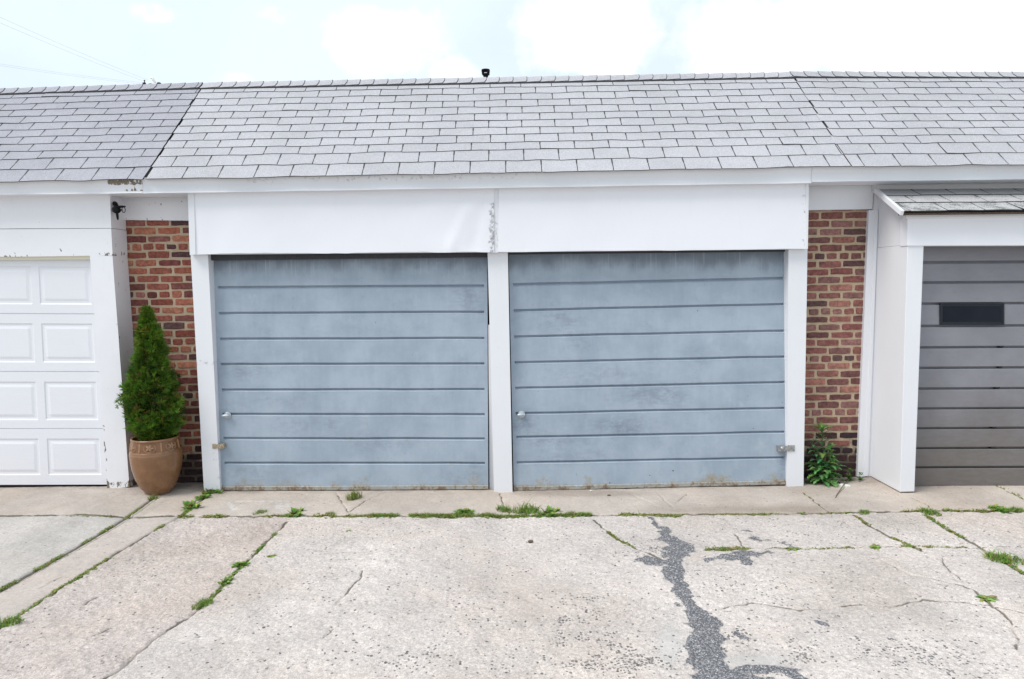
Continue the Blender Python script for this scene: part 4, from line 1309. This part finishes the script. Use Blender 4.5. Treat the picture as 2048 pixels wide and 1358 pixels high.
mb = MB(); mb.tube([(sx + .036, .012, zc - .06), (sx + .042, .008, zc - .09), (sx + .044, .008, zc - .118), (sx + .045, .008, zc - .128)], [.012, .011, .008, .003], 8); mb.build('stem', M['black'], vt, weld=False)

# flue on the flat roof behind the ridge
fy = 2.6
pt = q(971.5, 139, fy); pb = q(971.5, 154, fy); sc_ = (pt[2] - pb[2])
fl = thing('vent_pipe', (float(pb[0]), fy, 3.4), 'small black metal vent pipe with a flared cap rising behind the ridge', 'vent pipe')
x, zb, ztp = float(pb[0]), float(pb[2]), float(pt[2])
mb = MB(); mb.lathe([(.026, 3.4 - zb), (.026, .0), (.028, .010)], (x, fy, zb), 16); mb.build('pipe', M['pipe'], fl, weld=False)
mb = MB(); rr = .052
mb.lathe([(.028, .0), (.030, .012), (.046, .030), (.046, .036), (.030, .034), (.0, .034)], (x, fy, zb), 18)
mb.build('collar', M['pipe'], fl, weld=False)
mb = MB()
mb.lathe([(.0, sc_), (.050, sc_ - .002), (.052, sc_ - .020), (.044, sc_ - .022), (.0, sc_ - .022)], (x, fy, zb), 18)
for k in range(4):
    a = k * math.pi / 2 + .6
    mb.tube([(x + .043 * math.cos(a), fy + .043 * math.sin(a), zb + .028), (x + .049 * math.cos(a), fy + .049 * math.sin(a), zb + sc_ - .015)], .010, 6)
mb.build('cap', M['pipe'], fl, weld=False)

# far utility pole: only its fittings show over the ridge
YP = 34.0
pp = q(308, 166, YP)
up = thing('utility_pole', (float(pp[0]), YP, 0), 'far utility pole top with pale and dark insulators showing over the left ridge', 'utility pole')
x, z = float(pp[0]), float(pp[2])
mb = MB(); mb.tube([(x, YP, 0), (x, YP, z - .12)], [.17, .12], 12); mb.build('pole', M['polewood'], up, weld=False)
mb = MB(); mb.cube(x - .75, x + .55, YP - .08, YP + .06, z - .30, z - .17); mb.build('crossarm', M['polewood'], up, bevel=.01)
for (px, py, r_, m_, hh) in ((288.5, 167, .10, 'pdark', .05), (289, 161, .05, 'pdark', .03), (318, 168, .13, 'pdark', .08), (302, 169, .14, 'pdark', .04)):
    p = q(px, py, YP - .1); mb = MB(); mb.lathe([(0, hh), (r_ * .6, hh), (r_, hh * .3), (r_ * .8, -hh * .5), (r_ * .4, -hh), (.05, -hh - .15)], (p[0], p[1], p[2]), 14); mb.build('insulator', M[m_], up, weld=False)
p = q(305, 161, YP - .15)
mb = MB(); mb.tube([(p[0] - .09, p[1], p[2] + .10), (p[0] - .05, p[1], p[2] + .16), (p[0] + .02, p[1], p[2] + .13), (p[0] + .05, p[1], p[2] + .02), (p[0] + .15, p[1], p[2] - .10)], [.03, .05, .06, .07, .05], 8); mb.build('bushing', M['porcelain'], up, weld=False)

wl = ['upper of the two steep thin overhead wires in the left sky', 'lower of the two steep thin overhead wires in the left sky',
      'upper of the two nearly level thin overhead wires above the left roof', 'lower of the two nearly level thin overhead wires above the left roof']
for k, (x0, y0, x1, y1) in enumerate(((0, 34, 296, 160), (0, 45, 290, 163), (0, 125, 289, 165.5), (0, 128.5, 286, 168))):
    a = q(x0 - 200 * 1.0, y0 - (y1 - y0) / (x1 - x0) * 200 * 1.08, 13.0 if k < 2 else 20.0); b = q(x1, y1, YP)
    pts = []
    for t in np.linspace(0, 1, 24):
        p = a * (1 - t) + b * t; p[2] -= .10 * 4 * t * (1 - t); pts.append(p)
    mb = MB(); mb.tube(pts, .0042, 5)
    tag(mb.build('overhead_wire', M['wire'], weld=False), wl[k], 'wire', 'overhead wires')

# ================================================================ PLANTS
# potted cypress
pb = q(315, 985, -.06); zg = float(gz(pb[0])) + .006
px_, py_ = float(pb[0]) + .008, -.055
pot_t = thing('potted_cypress', (px_, py_, zg), 'cone shaped green cypress in a glazed brown urn before the brick pier', 'potted plant')
prof = [(.0, .0), (.105, .0), (.112, .012), (.150, .06), (.186, .14), (.209, .23), (.219, .31), (.222, .355), (.221, .372), (.217, .376), (.219, .384), (.216, .392), (.212, .396),
        (.210, .41), (.207, .43), (.204, .45), (.200, .47), (.197, .482), (.203, .488), (.205, .498), (.200, .505), (.188, .505), (.184, .49), (.184, .44)]
prof2 = []
for (a, b2) in zip(prof[:-1], prof[1:]):
    nseg = max(1, int(abs(b2[1] - a[1]) / .006))
    for i in range(nseg): prof2.append((a[0] + (b2[0] - a[0]) * i / nseg, a[1] + (b2[1] - a[1]) * i / nseg))
prof2.append(prof[-1])
NA = 216
P = []; T = []
for ri, (r_, h) in enumerate(prof2):
    row = []; tr = []
    for j in range(NA + 1):
        a = 2 * math.pi * j / NA
        rel = 0.0
        if .398 < h < .482 and r_ > .19:
            m_ = (a * 7 / math.pi) % 2.0; hx = (h - .398) / .084          # 14 motifs: scalloped arch, flower of petals, divider bar
            cx_, cy_ = m_ - 1.0, hx - .5
            rad = math.hypot(cx_ * 1.0, cy_ * 1.15); th_ = math.atan2(cy_, cx_)
            flower = .30 + .12 * math.cos(5 * th_)
            if m_ > .0:
                if rad < flower: rel += .009 * min(1, (flower - rad) / .08)
                if rad < .10: rel -= .004
            arch = abs(rad - .52)
            if arch < .06 and cy_ < .25: rel += .008 * (1 - arch / .06)
            if min(m_, 2 - m_) < .07: rel += .007
        rq = (r_ + rel) * .955
        row.append((px_ + rq * math.cos(a), py_ + rq * math.sin(a), zg + h * .985)); tr.append((.5, (min(1, rel / .008) if .398 < h < .482 else .35), 0, 1))  # relief shade put into the colour: recesses darker, raised motifs lighter
    P.append(row); T.append(tr)
mb = MB(); mb.grid(P, tone=T, smooth=True, flip=True); mb.build('pot', M['pot'], pot_t, weld=False)
mb = MB(); mb.lathe([(.0, .012), (.10, .008), (.176, .0)], (px_, py_, zg + .448), 24); mb.build('soil', M['soil'], pot_t, weld=False)
mb = MB(); mb.tube([(px_, py_, zg + .44), (px_ + .005, py_, zg + .8), (px_ - .01, py_, zg + 1.2), (px_ - .015, py_, zg + 1.5)], [.022, .017, .010, .004], 8); mb.build('trunk', M['bark'], pot_t, weld=False)

rs = random.Random(77)
Hc = 1.185; z0c = zg + .46
prof_c = [(0, .09), (.05, .155), (.12, .215), (.22, .262), (.31, .272), (.42, .232), (.55, .17), (.68, .118), (.80, .085), (.90, .055), (.97, .028), (1, .008)]
mb = MB()


def spray(mb, o, d, up, size, col):
    """a flat fan of scale-leaf twigs"""
    d = d.normalized(); s_ = d.cross(up)
    if s_.length < .1: s_ = d.cross(Vector((1, 0, 0)))
    s_.normalize(); nn = s_.cross(d).normalized()
    nb = 9
    for k in range(nb):
        a = (k / (nb - 1) - .5) * 2.0 + rs.uniform(-.15, .15)
        base = o + d * size * .10 * abs(k - nb // 2) * .3
        dr = (d * math.cos(a) + s_ * math.sin(a)).normalized()
        ln = size * (1 - .35 * abs(a)) * rs.uniform(.7, 1.15)
        wd = size * rs.uniform(.034, .058)
        pr = dr.cross(nn).normalized()
        tw = nn * rs.uniform(-.25, .25) * ln
        p1 = base + dr * ln * .5 + tw * .4; p2 = base + dr * ln + tw - Vector((0, 0, .1 * ln))
        kcol = tuple(c_ * rs.uniform(.8, 1.2) for c_ in col)
        tip = tuple(min(1, c_ * f_) for c_, f_ in zip(kcol, (1.55, 1.35, 1.1)))
        mb.add([base, p1 + pr * wd, p2, p1 - pr * wd], [(0, 1, 2, 3)], tone=[(*kcol, 1), (*kcol, 1), (*tip, 1), (*kcol, 1)])


tufts = [(rs.random() ** 1.2, rs.uniform(0, 2 * math.pi), rs.uniform(.55, 1.25), rs.uniform(.90, 1.16)) for _ in range(330)]
for i in range(6800):
    ch, caz, clum, crad = tufts[i % 330]
    hh = min(1, max(0, ch + rs.gauss(0, .020)))
    R = float(np.interp(hh, [p[0] for p in prof_c], [p[1] for p in prof_c]))
    az = caz + rs.gauss(0, .20)
    lump = 1 + .17 * math.sin(az * 3 + hh * 9) + .16 * (float(vnoise(np.array(az * 2.1), np.array(hh * 9), 5)) - .5) * 2 + .20 * (float(vnoise(np.array(az * 5), np.array(hh * 22), 8)) - .5) * 2
    dep_ = rs.random() ** .45
    r_ = .86 * crad * R * lump * (.30 + .70 * dep_) * (.86 if rs.random() > .07 else rs.uniform(.90, 1.02))
    lean = .006 - .018 * hh
    o = Vector((px_ + lean + r_ * math.cos(az), py_ + r_ * math.sin(az) * .92, z0c + hh * Hc * .97))
    outw = Vector((math.cos(az), math.sin(az), 0))
    d = outw * rs.uniform(.35, .9) + Vector((rs.uniform(-.4, .4), rs.uniform(-.4, .4), rs.uniform(.35, 1.1)))
    upv = Vector((rs.uniform(-1, 1), rs.uniform(-1, 1), rs.uniform(-.3, .6))).normalized()
    sel = rs.random()
    col = (.06, .16, .016) if sel < .38 else ((.11, .235, .022) if sel < .78 else ((.17, .25, .03) if sel < .95 else (.17, .115, .035)))
    kk = clum * (.34 + .85 * float(fbm(az * 1.9 + 3, hh * 11, 19, 3)))
    col = tuple(c_ * kk * (1.0 + .25 * (dep_ - .6)) for c_ in col)  # clump noise puts highlights and depth into the colour; inner sprays darker
    spray(mb, o, d, upv, rs.uniform(.048, .085) * (1 if hh < .85 else .75), col)
mb.build('crown', M['spray'], pot_t, weld=False)


def leaf(mb, o, d, length, width, col, droop=.5, lobes=0, rnd=rs, up=Vector((0, 0, 1)), nseg=6):
    d = d.normalized(); s_ = d.cross(up)
    if s_.length < .1: s_ = Vector((1, 0, 0))
    s_.normalize(); nn = s_.cross(d).normalized()
    L, R_, Cn = [], [], []
    p = Vector(o); dirn = d.copy()
    for i in range(nseg * (2 if lobes else 1) + 1):
        n_ = nseg * (2 if lobes else 1)
        t = i / n_
        wv = width * math.sin(math.pi * min(1, t * .86 + .1)) ** .8 * (1 if t < .98 else .1)
        if lobes: wv *= (1.2 if i % 2 else .34) * (.55 + .45 * t if t < .5 else 1)
        Cn.append(p.copy()); L.append(p + s_ * wv + nn * wv * .30 - (dirn * wv * .35 if lobes and i % 2 else dirn * 0)); R_.append(p - s_ * wv + nn * wv * .30 - (dirn * wv * .35 if lobes and i % 2 else dirn * 0))
        p = p + dirn * (length / n_)
        dirn = (dirn + Vector((0, 0, -droop / n_))).normalized()
    kc = tuple(c_ * rnd.uniform(.75, 1.3) for c_ in col); rib = tuple(min(1, c_ * 1.35) for c_ in kc)
    mb.grid([L, Cn, R_], tone=[[(*kc, 1)] * len(L), [(*rib, 1)] * len(L), [(*kc, 1)] * len(L)], smooth=False)


# tall sow-thistle at the foot of the right brick pier
rs = random.Random(15)
wb = G(1643, 966); wz = float(gz(wb[0])) + .006
wt = thing('thistle_weed', (float(wb[0]), .06, wz), 'tall leafy thistle weed growing at the foot of the right brick pier', 'weed')
wx_, wy_ = float(wb[0]), .075
stem = MB(); lv = MB()
GR = [(.09, .20, .065), (.12, .25, .07), (.15, .28, .08), (.075, .165, .08)]
for (dx, dy, hgt, nl) in ((.0, 0, .50, 30), (-.07, .02, .38, 24), (.07, -.02, .36, 24), (.10, -.03, .20, 16), (.02, -.05, .18, 18), (-.05, -.05, .16, 16), (-.02, -.04, .12, 14)):
    pts = [Vector((wx_ + dx * (.35 + .65 * t) + .012 * math.sin(t * 5), wy_ + dy * t, wz + hgt * t)) for t in np.linspace(0, 1, 8)]
    stem.tube(pts, [.007 - .0045 * t for t in np.linspace(0, 1, 8)], 6, tone=(.10, .13, .06, 1))
    for k in range(nl):
        t = (k + .5) / nl
        p = pts[min(6, int(t * 7))].lerp(pts[min(7, int(t * 7) + 1)], t * 7 - int(t * 7))
        az = k * 2.4 + rs.uniform(-.4, .4)
        d = Vector((math.cos(az), math.sin(az) * .75 - .25, .15 + t * 1.1))
        ln = rs.uniform(.11, .19) * (1.05 - .5 * t)
        leaf(lv, p, d, ln, ln * rs.uniform(.17, .24), rs.choice(GR), droop=rs.uniform(.6, 1.7), lobes=1)
for k in range(12):
    az = k * 2.4
    leaf(lv, Vector((wx_ + .012 * math.sin(5), wy_, wz + .46 + .003 * k)), Vector((math.cos(az), math.sin(az), .9)), rs.uniform(.08, .13), .018, rs.choice(GR), droop=.7, lobes=1)
stem.build('stem', M['leaf'], wt, weld=False); lv.build('foliage', M['leaf'], wt, weld=False)


def rosette(mb, n, r, h, cols, lobes=0, narrow=.2, flat=.4, rr=None, o=(0, 0, 0)):
    rr = rr or rs
    for k in range(n):
        az = rr.uniform(0, 2 * math.pi)
        d = Vector((math.cos(az), math.sin(az), rr.uniform(flat * .4, flat * 2.2)))
        ln = r * rr.uniform(.6, 1.15)
        o_ = Vector(o) + Vector((rr.uniform(-.25, .25) * r, rr.uniform(-.25, .25) * r, 0))
        leaf(mb, o_, d, ln, ln * narrow * rr.uniform(.7, 1.3), rr.choice(cols), droop=rr.uniform(.3, 1.4), lobes=lobes, rnd=rr, nseg=4)


def blades(mb, n, rx, ry, h, cols, rr, o=(0, 0, 0)):
    for k in range(n):
        az = rr.uniform(0, 2 * math.pi); t = math.sqrt(rr.random())
        p = Vector(o) + Vector((rx * t * math.cos(az), ry * t * math.sin(az), 0))
        hh = h * rr.uniform(.45, 1.15) * (1.15 - .5 * t)
        bend = Vector((rr.uniform(-1, 1), rr.uniform(-1, 1), 0)) * hh * .7
        wv = Vector((rr.uniform(-1, 1), rr.uniform(-1, 1), 0)).normalized() * rr.uniform(.0015, .0032)
        c0 = rr.choice(cols); kc = tuple(x * rr.uniform(.7, 1.3) for x in c0)
        mid_ = p + Vector((0, 0, hh * .6)) + bend * .3; tip = p + Vector((0, 0, hh * .95)) + bend
        mb.add([p - wv, p + wv, mid_ + wv * .8, mid_ - wv * .8, tip], [(0, 1, 2, 3), (3, 2, 4)], tone=(*kc, 1))


GC = [(.17, .29, .055), (.22, .32, .07), (.13, .25, .05), (.28, .33, .10)]
GY = [(.25, .28, .08), (.36, .32, .14), (.21, .26, .07), (.17, .22, .06)]
variants = []
for v in range(6):
    rr = random.Random(300 + v)
    mb = MB()
    if v in (0, 1):          # leafy mound
        for k in range(7): rosette(mb, 9, .045, .03, GC, 0, .24, .8, rr, (rr.uniform(-.05, .05), rr.uniform(-.035, .035), 0))
        blades(mb, 60, .07, .04, .035, GC, rr)
    elif v == 2:             # grass tuft
        blades(mb, 190, .07, .045, .07, GC, rr); rosette(mb, 12, .04, .03, GC, 0, .22, .6, rr)
    elif v == 3:             # loose dry tuft
        blades(mb, 120, .06, .04, .085, GY, rr); rosette(mb, 10, .05, .03, GY, 0, .18, .5, rr)
    elif v == 4:             # upright whorled seedling
        for z_ in (0, .02, .045, .07, .09): rosette(mb, 8, .05 * (1 - z_ * 4), .03, [(.07, .16, .03), (.09, .2, .04)], 0, .17, .5, rr, (0, 0, z_))
    else:                    # flat little rosette
        rosette(mb, 26, .045, .02, GY + GC, 0, .2, .22, rr)
    variants.append(mb)
proto = {}


def clump(px, py, v, s, label, rz=0.0, sz=1.0, y=None, nm='weed_clump'):
    if v not in proto:
        o = variants[v].build(nm, M['leaf'], weld=False); proto[v] = o
    else:
        o = proto[v].copy(); C.objects.link(o)
        for k in list(o.keys()):
            if k in ('label', 'group', 'category'): del o[k]
    p = G(px, py)
    o.location = (p[0], p[1], float(gz(p[0])) - .004); o.rotation_euler = (0, 0, rz); o.scale = (s, s, s * sz)
    tag(o, label, 'weed', 'weeds growing from the concrete joints')
    return o


clump(425, 985, 0, 1.28, 'leafy green weed clump against the foot of the left white door jamb', .3)
clump(405, 996, 1, 1.08, 'green weed clump on the apron second nearest the left door jamb', 1.2)
clump(380, 1013, 0, 1.28, 'dense green weed clump at the joint corner left of the blue doors', 2.2)
clump(306, 999, 3, 0.74, 'yellow green weed tuft pressed against the foot of the brown urn', .2)
clump(708, 998, 3, 1.28, 'loose grass tuft on the apron before the left blue door', .7)
clump(590, 1028, 0, 1.22, 'round leafy clump in the joint before the left half of the left blue door', 1.7)
clump(520, 1027, 2, 0.84, 'low yellowish grass tuft left of the round leafy joint clump', .9, .7)
clump(660, 1029, 3, 0.74, 'thin dry grass tuft in the joint just below the apron tuft', 2.9, .6)
clump(930, 1026, 1, 1.28, 'spreading green clump in the joint left of the middle white post', .4)
clump(1008, 1024, 2, 1.08, 'bright grass tuft in the joint right below the middle white post', 2.5)
clump(1052, 1026, 2, 1.49, 'largest thick grass mound in the joint before the right blue door', .1)
clump(1098, 1027, 0, 1.35, 'leafy mound at the right end of the thick joint grass', 1.1)
clump(1140, 1028, 3, 0.81, 'small trailing tuft tapering off the thick joint grass', .6, .5)
clump(1728, 1026, 2, 0.84, 'short grass tuft in the joint below the white stone chip', .8, .6)
clump(1690, 1023, 5, 1.08, 'flat yellowish rosette in the joint beside the short grass tuft', .8)
clump(1860, 1026, 2, 1.15, 'grass tuft where two joints meet before the grey door', 2.1, .6)
clump(1995, 1020, 1, 1.22, 'leafy tuft in the joint at the right edge before the grey door', 1.9)
clump(2030, 1021, 2, 0.94, 'grass tuft at the far right end of the facade joint', .3, .6)
clump(1600, 1024, 5, 0.94, 'small flat weed in the joint before the right white jamb', .2)
clump(484, 1130, 1, 0.83, 'green clump highest up the long diagonal crack on the left', .5)
clump(452, 1163, 0, 0.68, 'green clump midway down the long diagonal crack on the left', 1.5)
clump(405, 1210, 2, 0.88, 'bushy grass clump lowest on the long diagonal crack', .9, .7)
clump(542, 1112, 5, 0.81, 'tiny rosette standing alone right of the long diagonal crack', .9)
clump(697, 1063, 5, 0.68, 'tiny rosette alone on the rough slab below the left blue door', 2.2)
clump(15, 1247, 2, 1.08, 'grass clump at the left edge of the photo in the strip joint', .2, .6)
clump(2010, 1120, 2, 1.62, 'long grass patch in the diagonal joint at the right edge', 2.55, .5)
clump(1972, 1197, 5, 1.35, 'flat mossy weed at the meeting of two cracks on the right', .3)
clump(1445, 1098, 2, 0.68, 'mossy grass strip end beside the dark asphalt patch', .3, .4)
clump(1584, 1098, 5, 1.08, 'small weed on the level crack right of the asphalt blotch', .3)
clump(1750, 1094, 5, 1.08, 'yellow green weed on the level crack in the right slab', 1.3)
clump(1816, 1090, 5, 0.94, 'low weed where the diagonal joint meets the level crack', 2.3)
clump(1698, 962, 4, 1.22, 'small bright whorled seedling left of the white pilaster foot', .0, y=.1, nm='seedling')
o = clump(1721, 962, 4, .85, 'pale whorled seedling against the white pilaster foot', 1.0, nm='seedling')

# grass and moss filling the joints (nobody could count it)
rr = random.Random(9)
gm = MB()


def joint_grass(pts, n, h, cols, seg=None, wd=.014, patchy=.45):
    n = int(n * 1.4); h *= 1.3; patchy *= .9
    P = [np.array(G(*p)) for p in pts]
    L = [np.linalg.norm(P[i + 1] - P[i]) for i in range(len(P) - 1)]
    tot = sum(L)
    for _ in range(n):
        s_ = rr.random() * tot
        if float(vnoise(np.array(s_ * 7.0), np.array(n * .37), 13)) < patchy: continue
        i = 0
        while i < len(L) - 1 and s_ > L[i]: s_ -= L[i]; i += 1
        p = P[i] + (P[i + 1] - P[i]) * min(1, s_ / L[i])
        p = p + np.array([rr.gauss(0, wd), rr.gauss(0, wd), 0]); p[2] = float(gz(p[0])) - .006
        if rr.random() < .6: blades(gm, 4, .010, .008, h, cols, rr, p)
        else: rosette(gm, 4, h * 1.0, h, cols, 0, .26, .35, rr, p + np.array([0, 0, .004]))


joint_grass([(360, 1031), (600, 1032), (760, 1033)], 460, .020, GY, patchy=.52)
joint_grass([(740, 1032), (900, 1032), (1180, 1030)], 1500, .026, GC + GY, patchy=.30)
joint_grass([(1240, 1029), (1360, 1032)], 160, .020, GY, patchy=.2)
joint_grass([(1360, 1030), (1690, 1026)], 200, .014, GY, patchy=.5)
joint_grass([(1680, 1024), (2048, 1022)], 260, .017, GY, patchy=.5)
joint_grass([(130, 1033), (240, 1033)], 60, .010, GY, patchy=.4)
joint_grass(J2[:4], 420, .011, GC + GY, wd=.009, patchy=.48)
joint_grass(J3[:6], 380, .013, GC + GY, wd=.008, patchy=.45)
joint_grass(J4[:7], 260, .013, GC, wd=.010, patchy=.42)
joint_grass(CR['a1'], 120, .022, GC)
joint_grass(CR['a5'], 60, .014, GY); joint_grass(CR['a6'], 90, .020, GY)
joint_grass(CR['r1'], 110, .012, GY, wd=.007); joint_grass(CR['r2'], 230, .014, GC + GY, wd=.010, patchy=.45)
joint_grass(CR['r4'][1:4], 200, .012, GY, wd=.007, patchy=.2)
joint_grass([(1412, 1099), (1490, 1097)], 170, .014, GY, patchy=.1); joint_grass(CR['r3'][2:], 200, .012, GY, wd=.008, patchy=.5)
joint_grass(CR['a4'], 40, .012, GY)
tag(gm.build('joint_grass', M['leaf'], weld=False), 'short grass and moss growing along the concrete joints', 'grass', kind='stuff')

# ================================================================ SMALL LITTER
p = G(1689, 974)
mb = MB(); rs = random.Random(3)
a = [(-.045, .012, .012), (-.02, .032, .018), (.03, .012, .020), (.05, -.012, .014), (.02, -.026, .012), (-.03, -.008, .014)]
ang = -.35
rot = lambda v: (p[0] + v[0] * math.cos(ang) - v[1] * math.sin(ang), p[1] + v[0] * math.sin(ang) + v[1] * math.cos(ang), float(gz(p[0])) + .004 + v[2])
top = [rot(v) for v in a]; bot = [(t[0], t[1], float(gz(p[0])) + .0) for t in top]
n6 = 6
mb.add(top + bot, [tuple(range(5, -1, -1)), tuple(range(6, 12))] + [(i, (i + 1) % 6, 6 + (i + 1) % 6, 6 + i) for i in range(6)])
tag(mb.build('stone_chip', M['stone'], bevel=.003), 'flat white stone chip lying on the apron by the thistle weed', 'stone')
mb = MB()
tp = [G(x, y) + np.array([0, 0, zz]) for (x, y, zz) in ((1699, 960, .03), (1694, 967, .018), (1687, 975, .024), (1680, 984, .016), (1674, 992, .013), (1671, 998, .010))]
mb.tube(tp, [.003, .0038, .0042, .004, .0036, .0025], 6)
tag(mb.build('twig', M['twig'], weld=False), 'thin curved dry twig leaning over the white stone chip', 'twig')
ll = ['brown crumpled leaf lying alone on the pale slab', 'dark pebble on the apron before the right blue door', 'reddish leaf scrap against the foot of the right blue door',
      'white pebble under the foot of the right blue door']
for k, (px, py, s_, m_) in enumerate(((1061, 1086, .020, 'pebble'), (1218, 993, .014, 'pebble'), (1357, 975, .016, 'pebble'), (1182, 984, .013, 'stone'))):
    p = G(px, py); mb = MB(); r_ = random.Random(60 + k)
    P = []
    for i in range(6):
        a = math.pi * i / 5
        P.append([(p[0] + s_ * math.sin(a) * math.cos(b) * (1 + .25 * math.sin(2 * b + k)), p[1] + s_ * .8 * math.sin(a) * math.sin(b), float(gz(p[0])) + .006 + s_ * .35 * (1 + math.cos(a)) + .003 * math.sin(3 * b)) for b in [2 * math.pi * j / 9 for j in range(10)]])
    mb.grid(P, flip=True)
    tag(mb.build('dead_leaf' if k in (0, 2) else 'pebble', M[m_], weld=False), ll[k], 'leaf' if k in (0, 2) else 'pebble')
